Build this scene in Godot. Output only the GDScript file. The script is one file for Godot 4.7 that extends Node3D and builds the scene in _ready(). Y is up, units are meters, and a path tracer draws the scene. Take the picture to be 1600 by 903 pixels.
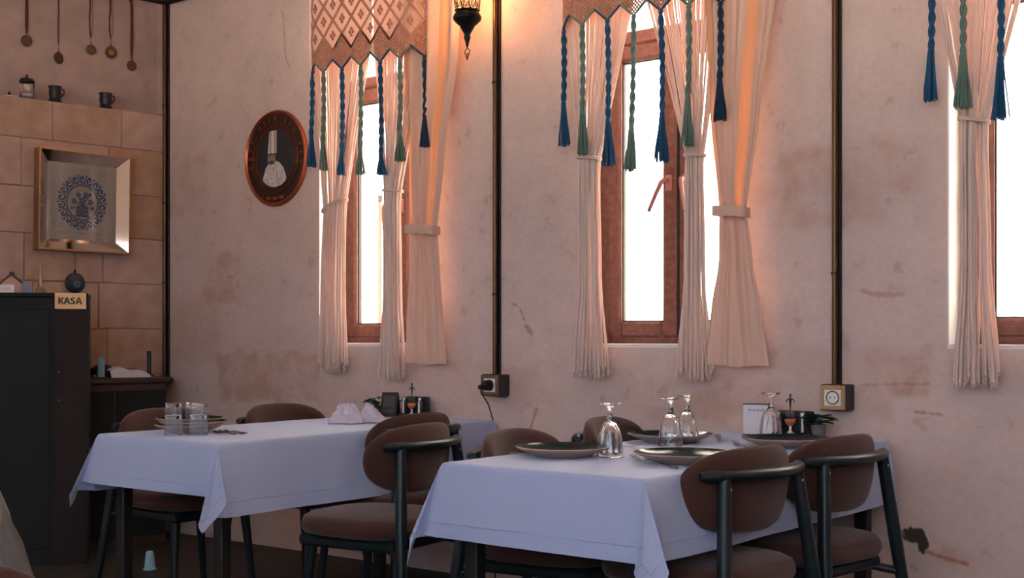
extends Node3D

# ---------------------------------------------------------------- mesh builder
class MB:
	var v := PackedVector3Array()
	var uv := PackedVector2Array()
	var ix := PackedInt32Array()
	var xf := Transform3D.IDENTITY

	# rows of points; a..b along i, up along j; outward = (up x along) in Godot's clockwise sense
	func grid(rows: Array, wrap := false, flip := false) -> void:
		var n: int = rows[0].size()
		var m: int = rows.size()
		var o := v.size()
		for j in m:
			for i in n:
				v.push_back(xf * (rows[j][i] as Vector3))
				uv.push_back(Vector2(float(i) / maxf(n - 1, 1), 1.0 - float(j) / maxf(m - 1, 1)))
		for j in m - 1:
			for i in (n if wrap else n - 1):
				var i2: int = (i + 1) % n
				var a: int = o + j * n + i
				var b: int = o + j * n + i2
				var c: int = a + n
				var d: int = b + n
				if flip:
					ix.append_array(PackedInt32Array([a, c, b, b, c, d]))
				else:
					ix.append_array(PackedInt32Array([a, b, c, b, d, c]))

	# flat polygon that faces away from centre c
	func poly(p: Array, c: Vector3) -> void:
		var n := Vector3.ZERO
		var mid := Vector3.ZERO
		for k in p.size():
			mid += p[k] / p.size()
		for k in range(1, p.size() - 1):
			n += (p[k + 1] - p[0]).cross(p[k] - p[0])
		var q := p.duplicate()
		if n.dot(mid - c) < 0:
			q.reverse()
		var o := v.size()
		for k in q.size():
			v.push_back(xf * (q[k] as Vector3))
			uv.push_back(Vector2(q[k].x + q[k].z, q[k].y))
		for k in range(1, q.size() - 1):
			ix.append_array(PackedInt32Array([o, o + k, o + k + 1]))

	func box(c: Vector3, s: Vector3, bev := 0.0) -> void:
		var h := s / 2
		var b := minf(bev, minf(h.x, minf(h.y, h.z)) * 0.9)
		var pt := func(sg: Vector3, ax: int) -> Vector3:
			var p := h - Vector3(b, b, b)
			p[ax] = h[ax]
			return c + p * sg
		for ax in 3:
			var a1 := (ax + 1) % 3
			var a2 := (ax + 2) % 3
			for s0 in [-1.0, 1.0]:
				var f := []
				for k in [[-1.0, -1.0], [1.0, -1.0], [1.0, 1.0], [-1.0, 1.0]]:
					var sg := Vector3.ZERO
					sg[ax] = s0
					sg[a1] = k[0]
					sg[a2] = k[1]
					f.append(pt.call(sg, ax))
				poly(f, c)
			if b > 0.0:
				for s1 in [-1.0, 1.0]:
					for s2 in [-1.0, 1.0]:
						var g := []
						for k in [[-1.0, a1], [1.0, a1], [1.0, a2], [-1.0, a2]]:
							var sg := Vector3.ZERO
							sg[ax] = k[0]
							sg[a1] = s1
							sg[a2] = s2
							g.append(pt.call(sg, k[1]))
						poly(g, c)
		if b > 0.0:
			for sx in [-1.0, 1.0]:
				for sy in [-1.0, 1.0]:
					for sz in [-1.0, 1.0]:
						var sg := Vector3(sx, sy, sz)
						poly([pt.call(sg, 0), pt.call(sg, 1), pt.call(sg, 2)], c)

	func ring(c: Vector3, t: Vector3, r: float, n: int, ref: Vector3, sq := 1.0) -> Array:
		var u := (ref - t * ref.dot(t)).normalized()
		var w := u.cross(t).normalized()
		var a := []
		for i in n:
			var th := TAU * i / n
			a.append(c + u * cos(th) * r + w * sin(th) * r * sq)
		return a

	func tube(p: Array, r: Variant, n := 8, caps := true, sq := 1.0, ref0 := Vector3.ZERO) -> void:
		var rows := []
		var m := p.size()
		var ref := ref0
		if ref == Vector3.ZERO:
			var t0: Vector3 = (p[1] - p[0]).normalized()
			ref = Vector3.RIGHT if absf(t0.x) < 0.8 else Vector3.UP
		for k in m:
			var t: Vector3 = (p[mini(k + 1, m - 1)] - p[maxi(k - 1, 0)]).normalized()
			var rr: float = r[k] if r is Array else r
			rows.append(ring(p[k], t, rr, n, ref, sq))
			if ref0 == Vector3.ZERO:
				ref = (ref - t * ref.dot(t)).normalized()
		grid(rows, true)
		if caps:
			cap(rows[0], p[0] * 2 - p[1])
			cap(rows[m - 1], p[m - 1] * 2 - p[m - 2])

	func cap(r: Array, towards: Vector3) -> void:
		var mid := Vector3.ZERO
		for q in r:
			mid += q / r.size()
		poly(r, mid * 2 - towards)

	# profile [[r, y], ...] from bottom (outside) onwards, turned round the y axis
	func lathe(prof: Array, n := 24, flute := 0.0, flutes := 12) -> void:
		var rows := []
		for p in prof:
			var a := []
			for i in n:
				var th := TAU * i / n
				var r: float = p[0]
				if p.size() > 2:
					r += p[2] * flute * cos(th * flutes)
				a.append(Vector3(cos(th) * r, p[1], sin(th) * r))
			rows.append(a)
		grid(rows, true)

	func lathe_at(c: Vector3, prof: Array, n := 24) -> void:
		var k := xf
		xf = xf * Transform3D(Basis.IDENTITY, c)
		lathe(prof, n)
		xf = k

	func ball(c: Vector3, r: Vector3, n := 10, m := 6) -> void:
		var rows := []
		for j in m + 1:
			var ph := -PI / 2 + PI * j / m
			var a := []
			for i in n:
				var th := TAU * i / n
				a.append(c + Vector3(cos(th) * cos(ph) * r.x, sin(ph) * r.y, sin(th) * cos(ph) * r.z))
			rows.append(a)
		grid(rows, true)

	func mesh() -> ArrayMesh:
		var nr := PackedVector3Array()
		nr.resize(v.size())
		for k in range(0, ix.size(), 3):
			var a := ix[k]
			var b := ix[k + 1]
			var c := ix[k + 2]
			var n := (v[c] - v[a]).cross(v[b] - v[a])
			nr[a] += n
			nr[b] += n
			nr[c] += n
		for k in nr.size():
			nr[k] = nr[k].normalized() if nr[k].length_squared() > 1e-20 else Vector3.UP
		var ar := []
		ar.resize(Mesh.ARRAY_MAX)
		ar[Mesh.ARRAY_VERTEX] = v
		ar[Mesh.ARRAY_NORMAL] = nr
		ar[Mesh.ARRAY_TEX_UV] = uv
		ar[Mesh.ARRAY_INDEX] = ix
		var am := ArrayMesh.new()
		am.add_surface_from_arrays(Mesh.PRIMITIVE_TRIANGLES, ar)
		return am

# ---------------------------------------------------------------- naming helpers
var used := {}
var rng := RandomNumberGenerator.new()
var M := {}

func numbered(called: String) -> String:
	var n: int = used.get(called, 0)
	used[called] = n + 1
	return called if n == 0 else "%s_%03d" % [called, n]

func tag(o: Node, label: String, category: String, group := "", kind := "") -> Node:
	if label: o.set_meta("label", label)
	if category: o.set_meta("category", category)
	if group: o.set_meta("group", group)
	if kind: o.set_meta("kind", kind)
	return o

func thing(called: String, label: String, category: String, at := Vector3.ZERO, turn := 0.0, group := "") -> Node3D:
	var o := Node3D.new()
	o.name = numbered(called)
	add_child(o, true)
	o.position = at
	o.rotation.y = turn
	tag(o, label, category, group)
	return o

func put(mb: MB, called: String, mat: Material, parent: Node = null) -> MeshInstance3D:
	var o := MeshInstance3D.new()
	o.mesh = mb.mesh()
	o.material_override = mat
	if parent == null:
		o.name = numbered(called)
		add_child(o, true)
	else:
		var n := 0
		for c in parent.get_children():
			if String(c.name) == called or String(c.name).begins_with(called + "_0"):
				n += 1
		o.name = called if n == 0 else "%s_%03d" % [called, n]
		parent.add_child(o, true)
	return o

func put_mesh(m: Mesh, called: String, mat: Material, parent: Node, at := Transform3D.IDENTITY) -> MeshInstance3D:
	var o := MeshInstance3D.new()
	o.mesh = m
	o.material_override = mat
	var n: int = parent.get_meta("n_" + called, 0) if parent.has_meta("n_" + called) else 0
	parent.set_meta("n_" + called, n + 1)
	o.name = called if n == 0 else "%s_%03d" % [called, n]
	parent.add_child(o, true)
	o.transform = at
	return o

func struct(mb: MB, called: String, mat: Material, label: String, category: String) -> MeshInstance3D:
	var o := put(mb, called, mat)
	tag(o, label, category, "", "structure")
	return o

func copy_of(o: Node3D, label: String, at: Vector3, turn: float) -> Node3D:
	var c: Node3D = o.duplicate()
	var base := String(o.name)
	c.name = numbered(base)
	add_child(c, true)
	c.position = at
	c.rotation.y = turn
	c.set_meta("label", label)
	return c

func V(x: float, y: float, z: float) -> Vector3:
	return Vector3(x, y, z)

# ---------------------------------------------------------------- materials
func mat(called: String, c: Color, rough := 0.8, metal := 0.0, spec := 0.5) -> StandardMaterial3D:
	var m := StandardMaterial3D.new()
	m.resource_name = called
	m.albedo_color = c
	m.roughness = rough
	m.metallic = metal
	m.metallic_specular = spec
	M[called] = m
	return m

func rgb(r: int, g: int, b: int) -> Color:
	return Color(r / 255.0, g / 255.0, b / 255.0)

func noise(seed_: int, freq: float, oct := 4, type := FastNoiseLite.TYPE_SIMPLEX_SMOOTH) -> FastNoiseLite:
	var n := FastNoiseLite.new()
	n.seed = seed_
	n.frequency = freq
	n.noise_type = type
	n.fractal_type = FastNoiseLite.FRACTAL_FBM
	n.fractal_octaves = oct
	return n

func noise_tex(seed_: int, freq: float, lo: Color, hi: Color, size := 512, oct := 5, stretch := 1.0) -> ImageTexture:
	var im := noise(seed_, freq, oct).get_seamless_image(size, size)
	im.convert(Image.FORMAT_RGB8)
	var d := im.get_data()
	for k in range(0, d.size(), 3):
		var t := clampf((d[k] / 255.0 - 0.5) * 1.5 + 0.5, 0, 1)
		var c := lo.lerp(hi, t)
		d[k] = int(c.r * 255)
		d[k + 1] = int(c.g * 255)
		d[k + 2] = int(c.b * 255)
	var r := Image.create_from_data(size, size, false, Image.FORMAT_RGB8, d)
	r.generate_mipmaps()
	return ImageTexture.create_from_image(r)

func bump_tex(seed_: int, freq: float, size := 512, strength := 3.0, oct := 5) -> ImageTexture:
	var im := noise(seed_, freq, oct).get_seamless_image(size, size)
	im.convert(Image.FORMAT_RGBA8)
	im.bump_map_to_normal_map(strength)
	return ImageTexture.create_from_image(im)

func tri(m: StandardMaterial3D, scale: float) -> void:
	m.uv1_triplanar = true
	m.uv1_world_triplanar = true
	m.uv1_scale = Vector3.ONE * scale

func weave_tex() -> ImageTexture:
	var im := Image.create(64, 64, false, Image.FORMAT_RGBA8)
	for y in 64:
		for x in 64:
			var over := (int(x / 8) + int(y / 8)) % 2 == 0
			var u := (x % 8) / 8.0
			var w := (y % 8) / 8.0
			var h := sin(PI * (w if over else u)) * 0.8
			im.set_pixel(x, y, Color(h, h, h))
	im.bump_map_to_normal_map(4.0)
	return ImageTexture.create_from_image(im)

# plaster of the window wall: tone, stains and scratches where they are on the wall (x 0..8 m, y 0..3.5 m)
func wall_texture() -> ImageTexture:
	var W := 1600
	var H := 700
	var n1 := noise(11, 0.006, 4).get_image(W, H)
	var n2 := noise(12, 0.03, 5).get_image(W, H)
	var n3 := noise(13, 0.15, 3).get_image(W, H)
	for im in [n1, n2, n3]: im.convert(Image.FORMAT_L8)
	var a1 := n1.get_data()
	var a2 := n2.get_data()
	var a3 := n3.get_data()
	var out := PackedByteArray()
	out.resize(W * H * 3)
	var base := Vector3(209, 185, 178)
	# x0, x1, y0, y1, strength, warm
	var st := [[3.90, 4.34, 1.57, 1.88, 0.55], [4.02, 4.20, 1.60, 1.76, 0.5], [4.30, 4.47, 1.68, 1.87, 0.45], [4.34, 4.48, 0.92, 1.09, 0.75], [3.96, 4.34, 0.84, 1.09, 0.35],
		[0.03, 0.36, 1.86, 2.18, 0.55], [0.35, 0.65, 1.34, 1.61, 0.6], [0.46, 1.28, 0.80, 1.05, 0.6], [3.70, 4.0, 1.68, 1.74, 0.3], [3.3, 3.9, 0.80, 0.95, 0.55], [2.2, 2.7, 0.8, 1.0, 0.35],
		[4.47, 4.66, 0.30, 0.35, 0.5], [0.0, 0.5, 1.0, 1.4, 0.35], [5.5, 5.9, 1.9, 2.3, 0.5]]
	# scratches: polylines x, y, width, strength
	var sc := [[[2.557, 1.294, 2.60, 1.28, 2.63, 1.215], 0.006, 0.7], [[2.64, 1.19, 2.668, 1.155], 0.012, 0.8], [[2.70, 0.81, 2.64, 0.66], 0.009, 0.7], [[4.25, 1.315, 4.30, 1.30, 4.40, 1.298], 0.012, 0.5], [[1.0, 2.9, 1.02, 2.66, 1.05, 2.6], 0.005, 0.6],
		[[0.10, 2.86, 0.16, 2.93], 0.004, 0.6], [[4.47, 0.345, 4.56, 0.325, 4.64, 0.31], 0.008, 0.95], [[4.24, 0.955, 4.5, 0.965], 0.005, 0.5], [[0.55, 1.48, 0.60, 1.475], 0.007, 0.6], [[4.45, 0.86, 4.56, 0.85], 0.006, 0.7]]
	for y in H:
		var wy := 3.5 * (1.0 - (y + 0.5) / H)
		for x in W:
			var wx := 8.0 * (x + 0.5) / W
			var k := y * W + x
			var f1 := a1[k] / 255.0 - 0.5
			var f2 := a2[k] / 255.0 - 0.5
			var f3 := a3[k] / 255.0 - 0.5
			var c := base * (1.0 + 0.05 * f1 + 0.05 * f2 + 0.05 * f3)
			var s := 0.0
			for q in st:
				if wx > q[0] - 0.08 and wx < q[1] + 0.08 and wy > q[2] - 0.08 and wy < q[3] + 0.08:
					var e: float = minf(minf(wx - q[0], q[1] - wx), minf(wy - q[2], q[3] - wy)) + f2 * 0.09 + f3 * 0.03
					s = maxf(s, smoothstep(-0.03, 0.03, e) * q[4] * clampf(0.55 + f2 * 1.6 + f1, 0.0, 1.0))
			var g := 0.0
			for q in sc:
				var p: Array = q[0]
				for j in range(0, p.size() - 2, 2):
					if wx > minf(p[j], p[j + 2]) - 0.03 and wx < maxf(p[j], p[j + 2]) + 0.03 and wy > minf(p[j + 1], p[j + 3]) - 0.03 and wy < maxf(p[j + 1], p[j + 3]) + 0.03:
						var cp := Geometry2D.get_closest_point_to_segment(Vector2(wx, wy), Vector2(p[j], p[j + 1]), Vector2(p[j + 2], p[j + 3]))
						var dd := cp.distance_to(Vector2(wx, wy)) + f3 * 0.01
						g = maxf(g, (1.0 - smoothstep(q[1] * 0.4, q[1] * 1.2, dd)) * q[2])
			# small random specks
			if f2 < -0.30: s = maxf(s, 0.3 * smoothstep(0.30, 0.36, -f2))
			c = c * (Vector3.ONE - Vector3(0.15, 0.26, 0.32) * s)
			c = c.lerp(Vector3(168, 112, 90), g * 0.75)
			# hole in the plaster low by the right-hand chair
			var hd := minf(Vector2((wx - 4.442) / 0.040, (wy - 0.402) / 0.023).length(), Vector2((wx - 4.478) / 0.017, (wy - 0.368) / 0.028).length()) + f2 * 1.2 + f3 * 0.9
			if hd < 1.15:
				c = c.lerp(Vector3(70, 62, 58), 1.0 - smoothstep(0.9, 1.15, hd))
			out[k * 3] = int(clampf(c.x, 0, 255))
			out[k * 3 + 1] = int(clampf(c.y, 0, 255))
			out[k * 3 + 2] = int(clampf(c.z, 0, 255))
	return ImageTexture.create_from_image(Image.create_from_data(W, H, false, Image.FORMAT_RGB8, out))

func blend(im: Image, x: int, y: int, c: Color, a: float) -> void:
	if x >= 0 and y >= 0 and x < im.get_width() and y < im.get_height():
		im.set_pixel(x, y, im.get_pixel(x, y).lerp(c, clampf(a, 0, 1)))

# cloth picture: a blue round plate motif with a flower vase
func motif_texture() -> ImageTexture:
	var S := 384
	var im := Image.create(S, S, false, Image.FORMAT_RGB8)
	var cl := rgb(140, 132, 126)
	var blue := rgb(24, 40, 74)
	var nz := noise(31, 0.05, 3)
	for y in S:
		for x in S:
			var px := (x - S * 0.5) / (S * 0.5)
			var py := (y - S * 0.5) / (S * 0.5)
			var r := sqrt(px * px + py * py)
			var th := atan2(py, px)
			var c := cl * (1.0 + 0.06 * nz.get_noise_2d(x, y))
			var a := 0.0
			if r > 0.50 and r < 0.72:
				# scrolls round the rim
				var k := fposmod(th * 18.0 / TAU, 1.0) - 0.5
				var rr := (r - 0.61) / 0.10
				var sw := Vector2(k * 2.6, rr)
				var curl := sin(6.0 * sw.length() - atan2(sw.y, sw.x) * 1.0)
				a = smoothstep(-0.1, 0.25, curl) * (1.0 if r < 0.70 else 0.6)
				c = c.lerp(rgb(120, 130, 150), 0.45)
			if absf(r - 0.47) < 0.010 or absf(r - 0.435) < 0.008: a = 0.9
			if r > 0.445 and r < 0.46: a = maxf(a, 0.25)
			if r < 0.42:
				# vase
				var vy := py
				var half := 0.0
				if vy > 0.08 and vy < 0.33: half = 0.13 + 0.05 * sin((vy - 0.08) * 10.0)
				if absf(px) < half: a = 0.62 + 0.35 * signf(sin(px * 60.0) * sin(vy * 60.0))
				# stems and flowers fanned out above it
				for q in [[-0.24, -0.02, 0.09], [0.24, -0.02, 0.09], [-0.12, -0.19, 0.08], [0.10, -0.20, 0.09], [0.0, -0.05, 0.12], [-0.30, 0.16, 0.05], [0.30, 0.14, 0.06], [0.22, -0.22, 0.05]]:
					var d := Vector2(px - q[0], py - q[1])
					var pet: float = q[2] * (0.75 + 0.25 * cos(atan2(d.y, d.x) * 5.0))
					if d.length() < pet and d.length() > pet * 0.35: a = maxf(a, 0.75)
					var cp := Geometry2D.get_closest_point_to_segment(Vector2(px, py), Vector2(0, 0.1), Vector2(q[0], q[1]))
					if cp.distance_to(Vector2(px, py)) < 0.012: a = maxf(a, 0.8)
				if py > 0.33 and py < 0.37 and absf(px) < 0.2: a = 0.8
			# thin stitched square
			var sq := maxf(absf(px), absf(py))
			if absf(sq - 0.80) < 0.006: a = maxf(a, 0.25)
			im.set_pixel(x, y, c.lerp(blue, clampf(a, 0, 1)))
	im.generate_mipmaps()
	return ImageTexture.create_from_image(im)

# photo in the plaque: a figure in white with a very tall hat before a dark ground
func portrait_texture() -> ImageTexture:
	var S := 256
	var im := Image.create(S, S, false, Image.FORMAT_RGB8)
	var nz := noise(41, 0.03, 4)
	for y in S:
		for x in S:
			var px := x / 255.0
			var py := y / 255.0
			var c := rgb(20, 26, 30) * (1.0 + 0.5 * nz.get_noise_2d(x, y))
			# coat
			if Geometry2D.is_point_in_polygon(Vector2(px, py), PackedVector2Array([Vector2(0.34, 0.56), Vector2(0.24, 0.66), Vector2(0.17, 0.82), Vector2(0.12, 1.0), Vector2(0.76, 1.0), Vector2(0.79, 0.84), Vector2(0.72, 0.67), Vector2(0.62, 0.58), Vector2(0.50, 0.54)])):
				c = rgb(226, 214, 210) * (0.86 + 0.2 * nz.get_noise_2d(x * 2, y))
				if absf(px - 0.50 - (py - 0.6) * 0.25) < 0.010: c = rgb(150, 142, 140)
				if absf(px - 0.62 + (py - 0.9) * 0.3) < 0.008: c = rgb(164, 156, 154)
				if fposmod(py * 12.0, 1.0) < 0.25 and absf(px - 0.42) < 0.014: c = rgb(140, 132, 130)
			# head
			if Vector2((px - 0.40) / 0.105, (py - 0.50) / 0.105).length() < 1.0:
				c = rgb(150, 118, 106)
				if Vector2((px - 0.40) / 0.075, (py - 0.565) / 0.035).length() < 1.0: c = rgb(60, 54, 54)
				for ex in [0.36, 0.43]:
					if Vector2((px - ex) / 0.015, (py - 0.48) / 0.009).length() < 1.0: c = rgb(36, 32, 34)
			if absf(py - 0.425) < 0.02 and absf(px - 0.41) < 0.115: c = rgb(76, 70, 72)
			# tall hat
			if py > 0.02 and py < 0.41:
				var hw := lerpf(0.098, 0.118, (py - 0.02) / 0.39)
				if absf(px - (0.44 - (py - 0.02) * 0.06)) < hw:
					c = rgb(232, 214, 206) * (0.84 + 0.16 * cos((px - 0.43) * 50.0))
			im.set_pixel(x, y, c)
	im.generate_mipmaps()
	return ImageTexture.create_from_image(im)

func make_materials() -> void:
	var m := mat("plaster", Color.WHITE, 0.95, 0, 0.2)
	m.albedo_texture = wall_texture()
	m.normal_enabled = true
	m.normal_texture = bump_tex(5, 0.02, 1024, 2.0, 6)
	m.normal_scale = 0.5
	m = mat("plaster_plain", Color.WHITE, 0.95, 0, 0.2)
	m.albedo_texture = noise_tex(6, 0.008, rgb(198, 178, 170), rgb(214, 195, 188))
	tri(m, 0.5)
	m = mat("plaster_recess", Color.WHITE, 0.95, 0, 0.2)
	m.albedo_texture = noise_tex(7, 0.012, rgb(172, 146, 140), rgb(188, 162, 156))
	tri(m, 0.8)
	m = mat("reveal_plaster", rgb(232, 226, 220), 0.95, 0, 0.2)
	m = mat("ceiling_paint", rgb(222, 217, 214), 0.95, 0, 0.2)
	for k in 3:
		m = mat("stone_%d" % k, Color.WHITE, 0.95, 0, 0.2)
		var lo: Color = [rgb(172, 138, 120), rgb(176, 144, 132), rgb(166, 130, 108)][k]
		var hi: Color = [rgb(188, 156, 138), rgb(192, 162, 150), rgb(182, 148, 124)][k]
		m.albedo_texture = noise_tex(60 + k, 0.012, lo, hi)
		m.normal_enabled = true
		m.normal_texture = bump_tex(70 + k, 0.03, 512, 3.0, 6)
		m.normal_scale = 0.6
		tri(m, 1.1)
	m = mat("mortar", rgb(168, 128, 106), 0.98, 0, 0.1)
	m = mat("floor_stone", Color.WHITE, 0.6, 0, 0.4)
	m.albedo_texture = noise_tex(80, 0.02, rgb(44, 41, 37), rgb(60, 57, 52))
	tri(m, 0.8)
	m = mat("window_frame", Color.WHITE, 0.5, 0, 0.4)
	m.albedo_texture = noise_tex(81, 0.03, rgb(104, 64, 56), rgb(130, 84, 74))
	tri(m, 1.5)
	m = mat("gasket", rgb(22, 20, 22), 0.7)
	m = mat("handle_brown", rgb(168, 108, 98), 0.35)
	m = mat("glass_pane", Color(1, 1, 1, 0.04), 0.0)
	m.transparency = BaseMaterial3D.TRANSPARENCY_ALPHA
	m = mat("facade", Color.WHITE, 0.9)
	m.albedo_texture = noise_tex(82, 0.01, rgb(232, 224, 208), rgb(246, 240, 230))
	tri(m, 0.3)
	m = mat("facade_teal", rgb(176, 206, 202), 0.7)
	m = mat("outdoor_ground", rgb(196, 188, 174), 0.9)
	m = mat("outdoor_post", rgb(150, 66, 46), 0.7)
	m = mat("pipe_metal", rgb(96, 70, 48), 0.32, 0.85)
	m = mat("pipe_dark", rgb(34, 30, 28), 0.4, 0.5)
	m = mat("box_black", rgb(26, 30, 32), 0.5)
	m = mat("brass", rgb(190, 150, 96), 0.4, 0.8)
	m = mat("box_wood", rgb(176, 138, 96), 0.5)
	m = mat("box_brown", rgb(112, 84, 60), 0.5)
	m = mat("socket_white", rgb(226, 218, 210), 0.4)
	m = mat("iron", rgb(20, 19, 20), 0.45, 0.6)
	m = mat("copper", rgb(176, 92, 62), 0.3, 0.9)
	m = mat("copper_dark", rgb(66, 44, 36), 0.45, 0.7)
	m = mat("copper_worn", rgb(96, 56, 44), 0.4, 0.8)
	m = mat("portrait", Color.WHITE, 0.45)
	m.albedo_texture = portrait_texture()
	m = mat("motif", Color.WHITE, 0.85)
	m.albedo_texture = motif_texture()
	m.clearcoat_enabled = true
	m.clearcoat = 1.0
	m.clearcoat_roughness = 0.03
	m = mat("mirror", rgb(214, 206, 200), 0.06, 1.0)
	m = mat("gilt", rgb(176, 140, 96), 0.35, 0.85)
	m = mat("ribbon_red", rgb(96, 30, 34), 0.8)
	m = mat("ribbon_white", rgb(150, 120, 116), 0.8)
	m = mat("medal_bronze", rgb(104, 80, 56), 0.5, 0.6)
	m = mat("medal_gold", rgb(190, 146, 80), 0.35, 0.8)
	m = mat("jug_dark", rgb(42, 42, 46), 0.4, 0.3)
	m = mat("cabinet_dark", rgb(38, 40, 39), 0.6, 0, 0.25)
	m = mat("cabinet_side", rgb(44, 38, 36), 0.6, 0, 0.25)
	m = mat("counter_brown", rgb(60, 46, 38), 0.55)
	m = mat("sign_tan", rgb(236, 190, 138), 0.6)
	m = mat("print_black", rgb(16, 15, 16), 0.7)
	m = mat("card_white", rgb(222, 216, 222), 0.6)
	m = mat("card_blue", rgb(120, 126, 150), 0.6)
	m = mat("card_ink", rgb(130, 132, 160), 0.7)
	m = mat("tile_roof", rgb(84, 56, 44), 0.8)
	m = mat("house_wall", rgb(206, 160, 146), 0.85)
	m = mat("pewter", rgb(150, 130, 116), 0.3, 0.9)
	m = mat("eye_navy", rgb(22, 40, 58), 0.15)
	m = mat("eye_ring", rgb(84, 140, 160), 0.2)
	m = mat("pale_blue", rgb(150, 196, 214), 0.6)
	m = mat("linen_white", rgb(206, 204, 216), 0.9)
	m = mat("khaki", rgb(112, 106, 96), 0.95)
	m = mat("khaki_dark", rgb(84, 80, 76), 0.95)
	m = mat("red_seat", rgb(120, 40, 34), 0.9)
	m = mat("upholstery", Color.WHITE, 0.95, 0, 0.15)
	m.albedo_texture = noise_tex(90, 0.06, rgb(64, 42, 37), rgb(84, 56, 49), 256)
	m.normal_enabled = true
	m.normal_texture = weave_tex()
	m.normal_scale = 0.08
	m.rim_enabled = true
	m.rim = 0.35
	m.rim_tint = 0.6
	tri(m, 16.0)
	m = mat("chair_wood", rgb(22, 33, 36), 0.35, 0, 0.4)
	m = mat("table_wood", rgb(22, 21, 21), 0.5)
	m = mat("screw", rgb(190, 190, 190), 0.3, 0.9)
	m = mat("tablecloth", rgb(160, 172, 208), 0.7, 0, 0.5)
	m.rim_enabled = true
	m.rim = 0.7
	m.rim_tint = 0.3
	m.normal_enabled = true
	m.normal_texture = weave_tex()
	m.normal_scale = 0.25
	tri(m, 40.0)
	m = mat("napkin", rgb(204, 196, 214), 0.95)
	m = mat("cord_cream", rgb(242, 226, 218), 0.9)
	m.backlight_enabled = true
	m.backlight = Color(0.8, 0.66, 0.58)
	m = mat("cord_knit", rgb(178, 128, 108), 0.95)
	m = mat("cord_blue", rgb(22, 78, 116), 0.9)
	m = mat("cord_navy", rgb(20, 52, 78), 0.9)
	m = mat("cord_green", rgb(98, 124, 116), 0.9)
	m = mat("linen", rgb(216, 180, 163), 0.9, 0, 0.2)
	m.backlight_enabled = true
	m.backlight = Color(0.22, 0.13, 0.09)
	m.normal_enabled = true
	m.normal_texture = weave_tex()
	m.normal_scale = 0.2
	tri(m, 30.0)
	m = mat("linen_sheer", rgb(224, 168, 130), 0.9, 0, 0.2)
	m.backlight_enabled = true
	m.backlight = Color(0.52, 0.29, 0.18)
	m = mat("thin_glass", Color(0.60, 0.70, 0.76, 0.17), 0.0)
	m.transparency = BaseMaterial3D.TRANSPARENCY_ALPHA
	m = mat("clear_glass", Color(1, 1, 1, 0.0), 0.0)
	m.refraction_enabled = true
	m.refraction_scale = 0.05
	m.transparency = BaseMaterial3D.TRANSPARENCY_ALPHA
	m = mat("plate_glaze", rgb(14, 36, 36), 0.13, 0, 0.16)
	m = mat("plate_clay", rgb(196, 164, 146), 0.6)
	m = mat("steel", rgb(150, 146, 148), 0.22, 0.95)
	m = mat("steel_dark", rgb(96, 88, 86), 0.3, 0.9)
	m = mat("holder_dark", rgb(34, 40, 42), 0.4)
	m = mat("salt_white", rgb(226, 220, 214), 0.5)
	m = mat("amber", rgb(206, 116, 72), 0.4)
	m = mat("leaf_green", rgb(22, 70, 44), 0.6)
	m = mat("bulb_glow", rgb(255, 190, 120), 0.5)
	m.emission_enabled = true
	m.emission = Color(1.0, 0.62, 0.32)
	m.emission_energy_multiplier = 4.0

# ---------------------------------------------------------------- left wall frame: along the wall, up, out of the wall
const LD := Vector3(-0.1876, 0, 0.9822)
const LN := Vector3(0.9822, 0, 0.1876)

func lw(a: float, y: float, o: float) -> Vector3:
	return LD * a + LN * o + Vector3(0, y, 0)

# transform with x along the wall towards the corner, y up, z out of the wall
func lwx(a: float, y: float, o: float) -> Transform3D:
	return Transform3D(Basis(-LD, Vector3.UP, LN), lw(a, y, o))

func lmb(a := 0.0, y := 0.0, o := 0.0) -> MB:
	var b := MB.new()
	b.xf = lwx(a, y, o)
	return b

const WX := [1.277, 2.934, 4.568]   # left edges of the three openings
const WW := 0.83
const WB := 1.095
const WT := 3.06
const TR := 2.42                      # underside of the transom
const ZF := -0.15                    # inner face of the window frames
const SOCK := [2.494, 4.162]

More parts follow.
